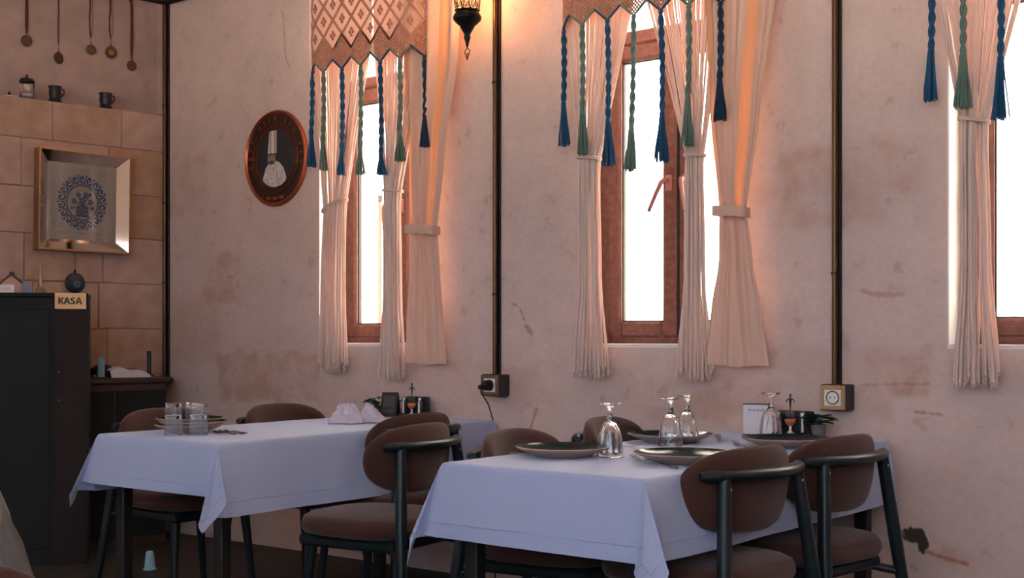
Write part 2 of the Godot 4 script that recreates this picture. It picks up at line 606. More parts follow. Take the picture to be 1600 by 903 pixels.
# ---------------------------------------------------------------- setting
func build_setting() -> void:
	# floor, ceiling
	var b := MB.new()
	b.box(V(4.0, -0.1, 3.4), V(14, 0.2, 8.6))
	struct(b, "floor", M.floor_stone, "dark worn stone floor of the dining room", "floor")
	b = MB.new()
	b.box(V(4.0, 3.6, 3.4), V(14, 0.2, 8.6))
	struct(b, "ceiling", M.ceiling_paint, "plain pale ceiling above the dining room", "ceiling")
	# window wall
	b = MB.new()
	var xs := [-0.6]
	for w in WX: xs.append_array([w, w + WW])
	xs.append(9.9)
	for k in range(0, xs.size(), 2):
		b.box(V((xs[k] + xs[k + 1]) / 2, 1.75, -0.225), V(xs[k + 1] - xs[k], 3.5, 0.45))
	for w in WX:
		b.box(V(w + WW / 2, WB / 2, -0.225), V(WW, WB, 0.45))
		b.box(V(w + WW / 2, (WT + 3.5) / 2, -0.225), V(WW, 3.5 - WT, 0.45))
	for k in b.v.size():
		b.uv[k] = Vector2(b.v[k].x / 8.0, 1.0 - b.v[k].y / 3.5)
	var wb := struct(b, "wall_back", M.plaster, "pink beige limewashed wall with three deep window openings", "wall")
	for w in WX:
		b = MB.new()
		for s in [0.0, WW - 0.006]: b.box(V(w + s + 0.003, (WB + WT) / 2, -0.224), V(0.006, WT - WB, 0.446))
		b.box(V(w + WW / 2, WT - 0.003, -0.224), V(WW - 0.012, 0.006, 0.446))
		b.box(V(w + WW / 2, WB + 0.003, -0.224), V(WW - 0.012, 0.006, 0.446))
		put(b, "reveal", M.reveal_plaster, wb)
	# far walls behind the camera, with the openings that let the daylight in
	b = MB.new()
	for q in [[-2.6, 2.3], [4.3, 4.9], [8.6, 9.9]]:
		b.box(V((q[0] + q[1]) / 2, 1.75, 7.4), V(q[1] - q[0], 3.5, 0.4))
	for q in [[2.3, 4.3, 2.35], [4.9, 8.6, 3.35]]:
		b.box(V((q[0] + q[1]) / 2, 0.7, 7.4), V(q[1] - q[0], 1.4, 0.4))
		b.box(V((q[0] + q[1]) / 2, (q[2] + 3.5) / 2, 7.4), V(q[1] - q[0], 3.5 - q[2], 0.4))
	struct(b, "wall_front", M.plaster_plain, "plain limewashed wall behind the viewer with two wide openings", "wall")
	b = MB.new()
	b.box(V(9.7, 1.75, 3.6), V(0.4, 3.5, 7.2))
	struct(b, "wall_right", M.plaster_plain, "plain limewashed wall at the right end of the room", "wall")
	# stone wall on the left with the ledge and the recess above it
	b = lmb()
	b.box(V(-1.0, 1.2175, -0.262), V(2.2, 2.435, 0.5))
	b.box(V(-2.35, 1.75, -0.25), V(0.5, 3.5, 0.5))
	b.box(V(-3.6, 0.75, -0.25), V(2.0, 1.5, 0.5))
	b.box(V(-3.6, 3.4, -0.25), V(2.0, 0.2, 0.5))
	b.box(V(-6.0, 1.75, -0.25), V(2.8, 3.5, 0.5))
	var lwall := struct(b, "wall_left", M.plaster_plain, "left wall of big tan stone blocks with a shelf-like ledge", "wall")
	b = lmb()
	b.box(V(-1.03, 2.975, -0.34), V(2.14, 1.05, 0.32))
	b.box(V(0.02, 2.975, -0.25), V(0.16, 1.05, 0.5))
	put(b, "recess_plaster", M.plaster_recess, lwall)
	rng.seed = 4
	var ys := [2.447, 2.229, 1.965, 1.71, 1.45, 1.19, 0.93, 0.67, 0.41, 0.15, 0.0]
	for j in ys.size() - 1:
		var a := -0.06
		var k := 0
		while a < 1.9:
			var nx := a + rng.randf_range(0.34, 0.52)
			if j == 0: nx = [0.278, 0.675, 1.06, 1.5, 2.0][k]
			k += 1
			nx = minf(nx, 2.0)
			var s := MB.new()
			s.xf = lwx(0, 0, 0)
			var deep := 0.2 if j == 0 else 0.03
			var proud := rng.randf_range(-0.003, 0.003)
			s.box(V(-(a + nx) / 2, (ys[j] + ys[j + 1]) / 2, proud - deep / 2), V(nx - a - 0.002, ys[j] - ys[j + 1] - 0.002, deep), 0.004)
			put(s, "stone_block", M["stone_%d" % rng.randi_range(0, 2)], lwall)
			a = nx
	# outdoors
	b = MB.new()
	b.box(V(3.0, 4.0, -5.6), V(30, 9.0, 0.4))
	struct(b, "wall_outside", M.facade, "pale plastered house front across the lane outside the windows", "wall")
	b = MB.new()
	b.box(V(3.0, -0.6, -20.0), V(60, 0.2, 39))
	b.box(V(3.0, -0.6, 30.0), V(60, 0.2, 44))
	struct(b, "ground", M.outdoor_ground, "pale stone ground of the lane outside", "ground")
	b = MB.new()
	b.tube([V(3.25, -0.5, -5.33), V(3.25, 1.86, -5.33), V(3.25, 2.4, -5.33)], 0.045, 10)
	b.tube([V(3.25, 1.88, -5.33), V(3.33, 2.02, -5.32), V(3.46, 2.06, -5.32), V(3.9, 2.06, -5.32)], 0.014, 8)
	tag(put(b, "downpipe", M.facade_teal), "teal downpipe on the pale house front, seen through the right-hand window", "pipe")
	b = MB.new()
	b.box(V(0.75, 0.72, -1.0), V(0.05, 2.54, 0.05), 0.006)
	var post := thing("outdoor_post", "slim orange post standing outside the leftmost window, capped in black", "post", V(0.75, -0.5, -1.0))
	b.xf = Transform3D(Basis.IDENTITY, V(-0.75, 0.5, 1.0))
	b.v.clear(); b.uv.clear(); b.ix.clear()
	b.box(V(0.75, 0.74, -1.0), V(0.05, 2.48, 0.05), 0.006)
	put(b, "shaft", M.outdoor_post, post)
	b = MB.new()
	b.box(V(0, 2.50, 0), V(0.06, 0.04, 0.06), 0.008)
	put(b, "cap", M.gasket, post)

func frame_rect(b: MB, x0: float, x1: float, y0: float, y1: float, w: float, z0: float, z1: float, bev := 0.006) -> void:
	var zc := (z0 + z1) / 2
	var d := absf(z1 - z0)
	b.box(V(x0 + w / 2, (y0 + y1) / 2, zc), V(w, y1 - y0, d), bev)
	b.box(V(x1 - w / 2, (y0 + y1) / 2, zc), V(w, y1 - y0, d), bev)
	b.box(V((x0 + x1) / 2, y0 + w / 2, zc), V(x1 - x0 - 2 * w, w, d), bev)
	b.box(V((x0 + x1) / 2, y1 - w / 2, zc), V(x1 - x0 - 2 * w, w, d), bev)

func build_window(k: int) -> void:
	var x: float = WX[k]
	var o := thing("window_%d" % (k + 1), ["reddish brown casement window nearest the corner with one handle showing", "reddish brown casement window in the middle with two lever handles", "reddish brown casement window at the right edge of the view"][k], "window", V(x, WB, ZF))
	o.set_meta("kind", "structure")
	var h := WT - WB
	var b := MB.new()
	frame_rect(b, 0.007, WW - 0.007, 0.007, h - 0.007, 0.05, -0.07, -0.008)
	put(b, "frame", M.window_frame, o)
	b = MB.new()
	b.box(V(WW / 2, 0.011, 0.072), V(WW - 0.014, 0.010, 0.15), 0.003)
	put(b, "sill", M.reveal_plaster, o)
	for s in 2:
		var x0 := 0.046 if s == 0 else WW / 2 + 0.004
		var x1 := WW / 2 - 0.004 if s == 0 else WW - 0.046
		b = MB.new()
		var hs := TR - WB + 0.03
		frame_rect(b, x0, x1, 0.04, hs, 0.075, -0.062, 0.0, 0.012)
		var sash := put(b, "sash", M.window_frame, o)
		b = MB.new()
		frame_rect(b, x0 + 0.072, x1 - 0.072, 0.112, hs - 0.072, 0.008, -0.04, -0.022, 0.0)
		put(b, "gasket", M.gasket, sash)
		b = MB.new()
		b.poly([V(x0 + 0.074, 0.114, -0.031), V(x1 - 0.074, 0.114, -0.031), V(x1 - 0.074, hs - 0.074, -0.031), V(x0 + 0.074, hs - 0.074, -0.031)], V(x0, 0, -1))
		put(b, "pane", M.glass_pane, sash)
		# lever handle on the meeting stile
		var hx := WW / 2 - 0.04 if s == 0 else WW / 2 + 0.042
		var hy := 0.72
		b = MB.new()
		b.box(V(hx, hy, 0.005), V(0.03, 0.07, 0.012), 0.004)
		b.tube([V(hx, hy + 0.01, 0.008), V(hx, hy + 0.01, 0.045)], 0.010, 10)
		var dx := -0.075 if (s == 0 and k == 1) else 0.022
		if k == 0: dx = 0.0
		b.tube([V(hx, hy + 0.01, 0.042), V(hx + dx * 0.15, hy, 0.05), V(hx + dx * 0.5, hy - 0.05, 0.052), V(hx + dx, hy - 0.125, 0.05)], [0.010, 0.011, 0.0095, 0.0085], 8)
		put(b, "handle", M.handle_brown, sash)
	b = MB.new()
	b.box(V(WW / 2, (TR - WB) / 2, -0.03), V(0.012, TR - WB - 0.05, 0.04))
	put(b, "gap_seal", M.gasket, o)
	b = MB.new()
	b.box(V(WW / 2, TR - WB + 0.062, -0.036), V(WW - 0.1, 0.062, 0.062), 0.008)
	put(b, "transom", M.window_frame, o)
	b = MB.new()
	b.poly([V(0.05, TR - WB + 0.09, -0.04), V(WW - 0.05, TR - WB + 0.09, -0.04), V(WW - 0.05, h - 0.05, -0.04), V(0.05, h - 0.05, -0.04)], V(0, 0, -1))
	put(b, "upper_pane", M.glass_pane, o)

# conduits on the wall, couplings, socket boxes
func build_conduits() -> void:
	var specs := [[0.012, 0.905, "vertical metal conduit in the corner of the two walls, ending in a round cap", [2.50, 1.93, 1.46]], [2.474, 0.966, "vertical metal conduit between the first two windows, ending at a socket box", [2.33, 1.34]], [4.143, 0.955, "vertical metal conduit right of the middle window, ending at a socket box", [2.45, 1.385]]]
	for q in specs:
		var x: float = q[0]
		var o := thing("conduit_pipe", q[2], "pipe", V(x, q[1], 0.0), 0, "")
		var b := MB.new()
		b.tube([V(0, 0, 0.022), V(0, 3.12 - q[1], 0.022)], 0.0115, 12)
		put(b, "pipe", M.pipe_metal, o)
		b = MB.new()
		b.box(V(0.006, (3.12 - q[1]) / 2, 0.006), V(0.030, 3.12 - q[1], 0.012), 0.002)
		put(b, "backing_strip", M.pipe_dark, o)
		for y in q[3]:
			b = MB.new()
			b.tube([V(0, y - q[1] - 0.006, 0.022), V(0, y - q[1] + 0.006, 0.022)], 0.0145, 12)
			put(b, "coupling", M.pipe_dark, o)
		if x < 1.0:
			b = MB.new()
			b.lathe([[0.0, -0.03], [0.05, -0.03], [0.07, -0.015], [0.06, 0.0], [0.02, 0.015], [0.012, 0.05]], 16)
			b.xf = Transform3D(Basis.IDENTITY, V(0.048, 0, 0.06))
			b.v.clear(); b.ix.clear(); b.uv.clear()
			b.lathe([[0.0, -0.03], [0.04, -0.03], [0.055, -0.015], [0.048, 0.0], [0.02, 0.015], [0.0, 0.02]], 16)
			put(b, "end_cap", M.box_black, o)
	# runs under the ceiling along both walls
	var b := MB.new()
	b.tube([V(0.0, 3.105, 0.02), V(9.4, 3.105, 0.02)], 0.0135, 10)
	tag(put(b, "conduit_run", M.pipe_dark), "dark horizontal conduit high on the window wall, starting from the corner conduit", "pipe")
	b = lmb()
	b.tube([V(-0.03, 3.105, 0.02), V(-1.9, 3.105, 0.02)], 0.0135, 10)
	tag(put(b, "conduit_run", M.pipe_dark), "dark horizontal conduit high on the stone wall, above the hanging medals", "pipe")
	# socket boxes
	for k in 2:
		var x: float = SOCK[k]
		var y: float = [0.917, 0.907][k]
		var o := thing("socket_box", ["black socket box with a black plug pushed in, between the two left windows", "black socket box with an empty white socket, right of the middle window"][k], "socket", V(x, y, 0.0))
		b = MB.new()
		b.box(V(0, 0, 0.0425), V(0.105, 0.1, 0.081), 0.004)
		put(b, "box", M.box_black, o)
		b = MB.new()
		frame_rect(b, -0.05, 0.05, -0.047, 0.047, 0.016, 0.083, 0.093, 0.002)
		put(b, "frame", M.box_wood if k == 1 else M.box_brown, o)
		b = MB.new()
		b.box(V(0, 0, 0.086), V(0.07, 0.064, 0.008), 0.002)
		put(b, "faceplate", M.socket_white, o)
		b = MB.new()
		var rows := []
		for q in [[0.022, 0.0905], [0.024, 0.092], [0.026, 0.092], [0.027, 0.090]]:
			var a := []
			for i in 20: a.append(V(cos(TAU * i / 20) * q[0], sin(TAU * i / 20) * q[0], q[1]))
			rows.append(a)
		b.grid(rows, true)
		for s in [-1, 1]: b.box(V(s * 0.009, 0, 0.0903), V(0.005, 0.005, 0.002))
		put(b, "socket_ring", M.steel_dark, o)
		if k == 0:
			var p := thing("plug", "round black plug in the left socket box with its cable hanging down", "plug", V(x, y, 0.09))
			b = MB.new()
			b.tube([V(0, 0, 0.004), V(0, 0, 0.034), V(0, 0, 0.04)], [0.024, 0.024, 0.018], 16)
			b.tube([V(-0.0, -0.005, 0.026), V(-0.01, -0.008, 0.062)], [0.014, 0.011], 12)
			put(b, "body", M.box_black, p)
			b = MB.new()
			b.tube([V(-0.01, -0.008, 0.05), V(-0.01, -0.03, 0.05), V(-0.005, -0.09, 0.0), V(-0.02, -0.18, -0.06), V(-0.035, -0.26, -0.075), V(-0.03, -0.5, -0.082), V(-0.03, -y + 0.004, -0.082)], 0.0032, 6)
			put(b, "cable", M.pipe_dark, p)

# ---------------------------------------------------------------- curtains
const TOOTH := 0.131

# s: metres along the valance from its middle; it bends back to the wall at both ends
func val_pos(s: float, y: float, x0: float, dz := 0.0) -> Vector3:
	var flat := 0.30
	var r := 0.11
	var a := clampf((absf(s) - flat) / r, 0.0, 1.25)
	var rest := maxf(absf(s) - flat - r * 1.25, 0.0)
	var x := minf(absf(s), flat) + sin(a) * r + cos(a) * rest
	var z := 0.135 - (1 - cos(a)) * r - sin(a) * rest
	return V(x0 + signf(s) * (x + dz * sin(a)), y, z + dz * cos(a))

func hem(s: float) -> float:
	var t := fposmod(s / TOOTH + 0.5, 1.0) - 0.5
	return 0.056 * absf(t) * 2.0

func lattice_bottom(s: float) -> float:
	var t := absf(fposmod(s / TOOTH + 0.5, 1.0) - 0.5) * 2.0
	return 0.178 - 0.078 * t

func strip(b: MB, p: Array, w: float, th: float, x0: float) -> void:
	# flat braid along p = [[s, y], ...]
	var q := []
	for a in p: q.append(val_pos(a[0], a[1], x0, 0.004))
	b.tube(q, w, 6, true, th / w)

func build_valance(k: int) -> void:
	var x0: float = [1.719, 3.305, 4.925][k]
	var y0 := 2.49
	var top := 3.02
	var half := TOOTH * 3.5
	var o := thing("macrame_valance", ["cream knotted macrame valance with diamond lattice over the leftmost window", "cream knotted macrame valance over the middle window, its zigzag hem near the top edge", "cream knotted macrame valance over the right-hand window, only its tassels in view"][k], "valance", V(x0, top, 0), 0, "")
	var inv := Transform3D(Basis.IDENTITY, -o.position)
	# vertical cords
	var b := MB.new()
	b.xf = inv
	var n := 126
	for i in n:
		var s := -half + 2 * half * (i + 0.5) / n
		var yb := y0 + lattice_bottom(s) - 0.01
		b.tube([val_pos(s, yb, x0), val_pos(s, (yb + top) / 2, x0), val_pos(s, top, x0)], 0.0019, 5, false)
	tag(put(b, "vertical_cords", M.cord_cream, o), "", "", "", "stuff")
	# diamond lattice
	b = MB.new()
	b.xf = inv
	for d in [-1, 1]:
		for i in range(-12, 13):
			# the line through lattice bottom point s = i * TOOTH + TOOTH/2, y = 0.10 and rising
			var sa := (i + 0.5) * TOOTH
			var p := []
			for j in 60:
				var y := 0.10 + j * 0.01
				var s: float = sa + d * (y - 0.10) / 0.156 * TOOTH
				if y0 + y < top and absf(s) <= half: p.append([s, y0 + y])
			if p.size() > 3: strip(b, p, 0.0075, 0.0035, x0)
	# lower edge of the lattice
	for i in 7:
		var c := (i - 3) * TOOTH
		strip(b, [[c - TOOTH / 2, y0 + 0.10], [c - TOOTH / 4, y0 + 0.139], [c, y0 + 0.178], [c + TOOTH / 4, y0 + 0.139], [c + TOOTH / 2, y0 + 0.10]], 0.0075, 0.0035, x0)
	put(b, "lattice_bands", M.cord_knit, o)
	# four-petal knots in the diamonds
	b = MB.new()
	for q in [[0.0, 0.016], [0.0, -0.016], [0.011, 0.0], [-0.011, 0.0]]:
		b.ball(V(q[0], q[1], 0), V(0.0085, 0.0105, 0.006), 7, 4)
	var knot := b.mesh()
	for row in range(0, 6 if k == 0 else 2):
		if k == 2: break
		for i in range(-3, 5):
			var y := y0 + 0.178 + row * 0.078
			var s: float = (i if row % 2 == 1 else i - 0.5) * TOOTH
			if absf(s) > half - 0.02 or y > top - 0.02: continue
			var d := val_pos(s + 0.002, y, x0, 0.004) - val_pos(s - 0.002, y, x0, 0.004)
			put_mesh(knot, "flower_knot", M.cord_knit, o, Transform3D(Basis(Vector3.UP, atan2(-d.z, d.x)), val_pos(s, y, x0, 0.004) - o.position))
	# dense open weave between the lattice and the hem
	b = MB.new()
	b.xf = inv
	for d in [-1, 1]:
		var c := -half - 0.3
		while c < half + 0.3:
			var p := []
			for j in 50:
				var y := 0.0 + j * 0.0045
				var s: float = c + d * y / 0.156 * TOOTH * 1.1
				if absf(s) < half and y >= hem(s) and y <= lattice_bottom(s):
					p.append([s, y0 + y])
				elif p.size() > 0:
					break
			if p.size() > 1: strip(b, p, 0.0038, 0.003, x0)
			c += 0.0155
	put(b, "openwork_weave", M.cord_knit, o)
	# rod
	b = MB.new()
	b.tube([V(x0 - half - 0.02, top, 0.12), V(x0 + half + 0.02, top, 0.12)], 0.012, 10)
	for s in [-1, 1]: b.tube([V(x0 + s * 0.40, top, 0.0), V(x0 + s * 0.40, top, 0.12)], 0.008, 8)
	put(b, "rod", M.pipe_dark, o)
	# coloured hem and the twisted cords with tassels
	var lens: Array = [[0.47, 0.50, 0.535, 0.545, 0.555, 0.50, 0.44], [0.51, 0.565, 0.625, 0.655, 0.63, 0.575, 0.48], [0.50, 0.545, 0.60, 0.65, 0.63, 0.575, 0.48]][k]
	var tl: Array = [[0.17, 0.14, 0.12, 0.13, 0.10, 0.14, 0.15], [0.19, 0.195, 0.20, 0.19, 0.20, 0.20, 0.165], [0.20, 0.205, 0.215, 0.19, 0.20, 0.20, 0.165]][k]
	for i in 7:
		var c := (i - 3) * TOOTH
		var mt: Material = M.cord_green if i % 2 == 1 else (M.cord_navy if i == 6 else M.cord_blue)
		b = MB.new()
		b.xf = inv
		var p := []
		for j in 9:
			var s := c + (j - 4) / 4.0 * TOOTH / 2
			p.append(val_pos(s, y0 + hem(s), x0, 0.005))
		b.tube(p, 0.0052, 7)
		put(b, "hem_cord", mt, o)
		rng.seed = k * 10 + i
		var at := val_pos(c, y0, x0, 0.004)
		var lean := V(rng.randf_range(-0.012, 0.006), 0, 0.0)
		var L: float = lens[i]
		var T: float = tl[i]
		b = MB.new()
		b.xf = inv
		for h in 2:
			var q := []
			for j in 57:
				var t := j / 56.0
				var y := -t * (L - T)
				var ang := h * PI + (L - T) * t / 0.05 * TAU * 0.5
				var bow := sin(t * PI) * 0.004
				q.append(at + lean * t + V(cos(ang) * 0.0062 + bow, y, sin(ang) * 0.0062))
			b.tube(q, 0.0072, 6)
		var tassel := put(b, "tassel_cord", mt, o)
		b = MB.new()
		b.xf = inv
		var hd := at + lean + V(0, -(L - T), 0)
		b.lathe_at(hd, [[0.0, 0.012], [0.008, 0.010], [0.0115, 0.0], [0.011, -0.014], [0.013, -0.02]], 10)
		for j in 34:
			var r0 := sqrt(rng.randf()) * 0.010
			var th := rng.randf() * TAU
			var fl := rng.randf_range(2.0, 3.0)
			var ln := T * rng.randf_range(0.94, 1.0)
			var d := V(cos(th), 0, sin(th))
			b.tube([hd + d * r0 + V(0, -0.012, 0), hd + d * r0 * 1.5 + V(0, -ln * 0.35, 0), hd + d * r0 * fl + V(rng.randf_range(-0.003, 0.003), -ln * 0.75, 0), hd + d * r0 * fl * 1.15 + V(rng.randf_range(-0.004, 0.004), -ln, 0)], 0.0028, 5)
		put(b, "tassel_fringe", mt, tassel)

func build_rope_curtain(called_label: String, xt0: float, xt1: float, tx: float, ty: float, tilt: float, rx: float, bx: float, by: float, brx: float, n: int, sd: int) -> void:
	rng.seed = sd
	var o := thing("rope_curtain", called_label, "curtain", V(tx, 3.0, 0.06), 0, "")
	var inv := Transform3D(Basis.IDENTITY, -o.position)
	var b := MB.new()
	b.xf = inv
	var knots := MB.new()
	knots.xf = inv
	for i in n:
		var f := (i + 0.5) / n
		var u := f * 2 - 1 + rng.randf_range(-0.04, 0.04)
		var zz := rng.randf_range(-1, 1) * sqrt(maxf(0.0, 1 - u * u * 0.8))
		var xt := lerpf(xt0, xt1, f)
		var yt := ty + tilt * u
		var p := []
		var cx := tx + u * rx
		for j in 13:
			var t := j / 12.0
			var y := lerpf(3.0, yt, t)
			var e := pow(clampf((2.62 - y) / (2.62 - yt), 0.0, 1.0), 0.95)
			p.append(V(lerpf(xt, cx, e), y, lerpf(0.06, 0.065 + zz * 0.03, e)))
		var yb := by + rng.randf_range(-0.022, 0.03) + absf(u) * 0.012
		var ex := bx + u * brx + rng.randf_range(-0.006, 0.006)
		var w1 := rng.randf_range(-0.008, 0.008)
		for j in range(1, 10):
			var t := j / 9.0
			var y := lerpf(yt, yb, t)
			var mid := lerpf(cx, bx + u * rx * 1.08, smoothstep(0.0, 0.5, t))
			var x := lerpf(mid, ex, smoothstep(0.55, 1.0, t)) + w1 * sin(t * PI)
			p.append(V(x, y, 0.07 + zz * lerpf(0.03, 0.045, t)))
		b.tube(p, 0.0043, 6, false)
		var e2: Vector3 = p[p.size() - 1]
		knots.ball(e2 + V(0, -0.003, 0), V(0.0065, 0.008, 0.0065), 7, 5)
		for j in 3:
			knots.tube([e2 + V(0, -0.006, 0), e2 + V(rng.randf_range(-0.008, 0.008), -rng.randf_range(0.014, 0.026), rng.randf_range(-0.006, 0.006))], 0.0016, 4)
	tag(put(b, "hanging_cords", M.cord_cream, o), "", "", "", "stuff")
	put(knots, "knotted_ends", M.cord_cream, o)
	# the cord that ties the bundle
	b = MB.new()
	b.xf = inv
	for r in 2:
		var q := []
		for j in 21:
			var a := TAU * j / 20.0
			q.append(V(tx + cos(a) * (rx + 0.008), ty + tilt * cos(a) + r * 0.007, 0.068 + sin(a) * 0.042))
		b.tube(q, 0.0036, 6, false)
	put(b, "tie_cord", M.cord_cream, o)
	b = MB.new()
	b.xf = inv
	b.tube([V(minf(xt0, xt1) - 0.03, 3.0, 0.06), V(maxf(xt0, xt1) + 0.03, 3.0, 0.06)], 0.008, 8)
	put(b, "rod", M.pipe_dark, o)

# prof: [y, x left, x right, fold depth]
func build_linen(label: String, prof: Array, tie_y: float, sd: int) -> void:
	var o := thing("linen_curtain", label, "curtain", V((prof[0][1] + prof[0][2]) / 2, prof[0][0], 0.08))
	var inv := Transform3D(Basis.IDENTITY, -o.position)
	var b := MB.new()
	b.xf = inv
	rng.seed = sd
	var ph := rng.randf() * TAU
	var rows := []
	var N := 72
	var y_top: float = prof[0][0]
	var y_bot: float = prof[prof.size() - 1][0]
	for j in 81:
		var y := lerpf(y_bot, y_top, j / 80.0)
		var q0: Array = prof[0]
		var q1: Array = prof[1]
		for m in prof.size() - 1:
			if y <= prof[m][0] and y >= prof[m + 1][0]:
				q0 = prof[m]
				q1 = prof[m + 1]
		var t: float = (q0[0] - y) / maxf(q0[0] - q1[0], 1e-4)
		t = t * t * (3 - 2 * t) * 0.5 + t * 0.5
		var xl := lerpf(q0[1], q1[1], t)
		var xr := lerpf(q0[2], q1[2], t)
		var dep := lerpf(q0[3], q1[3], t)
		var row := []
		for i in N + 1:
			var f := i / float(N)
			var fold := sin(f * TAU * 2.5 + ph + 0.5 * sin(y * 2.0)) * 0.6 + 0.3 * sin(f * TAU * 5.5 + ph * 2 + y)
			var edge := sin(f * PI)
			row.append(V(lerpf(xl, xr, f) + 0.006 * sin(f * TAU * 3 + y * 3) * edge, y + (0.004 * sin(f * 9) if j == 0 else 0.0), 0.075 + fold * dep + 0.02 * edge * 0.6))
		rows.append(row)
	# below the tie the cloth is doubled; above it two single-layer strips let the daylight glow through
	var jt := int(round((tie_y - y_bot) / (y_top - y_bot) * 80.0))
	var cutout := func(j0: int, j1: int, i0: int, i1: int) -> Array:
		var g := []
		for j in range(j0, j1 + 1): g.append((rows[j] as Array).slice(i0, i1 + 1))
		return g
	b.grid(cutout.call(0, jt, 0, N))
	b.grid(cutout.call(jt, 80, 7, 46))
	b.grid(cutout.call(jt, 80, 56, N))
	put(b, "cloth", M.linen, o)
	for q in [[0, 7], [46, 56]]:
		b = MB.new()
		b.xf = inv
		b.grid(cutout.call(jt, 80, q[0], q[1]))
		put(b, "sheer_fold", M.linen_sheer, o)
	b = MB.new()
	b.xf = inv
	var q: Array = prof[0]
	for m in prof.size():
		if absf(prof[m][0] - tie_y) < 0.02: q = prof[m]
	var ring0 := []
	for j in 2:
		var a := []
		for i in 40:
			var th := TAU * i / 40.0
			var cx: float = (q[1] + q[2]) / 2
			var hw: float = (q[2] - q[1]) / 2 + 0.002
			a.append(V(cx + signf(cos(th)) * pow(absf(cos(th)), 0.6) * hw - (0.012 if cos(th) < -0.5 else 0.0), tie_y - 0.022 + j * 0.042 - 0.008 * cos(th), 0.08 + signf(sin(th)) * pow(absf(sin(th)), 0.6) * 0.05))
		ring0.append(a)
	b.grid(ring0, true)
	put(b, "tie_band", M.linen, o)
	b = MB.new()
	b.xf = inv
	b.tube([V(q[1] - 0.1, y_top, 0.08), V(prof[0][2] + 0.03, y_top, 0.08)], 0.009, 8)
	put(b, "rod", M.pipe_dark, o)

func build_curtains() -> void:
	for k in 3: build_valance(k)
	build_rope_curtain("cream cord curtain tied at the left side of the leftmost window", 1.27, 1.72, 1.465, 1.815, 0.03, 0.077, 1.455, 0.985, 0.095, 50, 1)
	build_rope_curtain("cream cord curtain tied at the right of the leftmost window, beside its drape", 1.73, 2.13, 1.868, 1.86, -0.005, 0.05, 1.872, 0.955, 0.08, 44, 2)
	build_rope_curtain("cream cord curtain tied at the left side of the middle window", 2.88, 3.27, 3.035, 1.92, -0.008, 0.05, 3.045, 0.985, 0.085, 46, 3)
	build_rope_curtain("cream cord curtain tied at the right side of the middle window, beside the window handles", 3.30, 3.72, 3.556, 1.885, -0.004, 0.039, 3.558, 0.985, 0.078, 46, 4)
	build_rope_curtain("cream cord curtain tied at the left side of the right-hand window", 4.50, 4.93, 4.685, 1.91, -0.012, 0.047, 4.692, 0.985, 0.08, 48, 5)
	build_linen("peach linen drape tied back at the right side of the leftmost window", [[3.0, 1.93, 2.335, 0.02], [2.5, 1.95, 2.30, 0.022], [2.0, 1.98, 2.21, 0.022], [1.66, 1.995, 2.165, 0.012], [1.45, 1.985, 2.18, 0.014], [1.2, 1.97, 2.20, 0.016], [1.01, 1.965, 2.215, 0.018]], 1.66, 21)
	build_linen("peach linen drape tied back at the right side of the middle window", [[3.0, 3.58, 3.96, 0.02], [2.5, 3.60, 3.925, 0.022], [2.05, 3.625, 3.86, 0.022], [1.645, 3.668, 3.80, 0.012], [1.45, 3.665, 3.825, 0.014], [1.25, 3.63, 3.86, 0.015], [1.022, 3.598, 3.895, 0.016]], 1.645, 22)

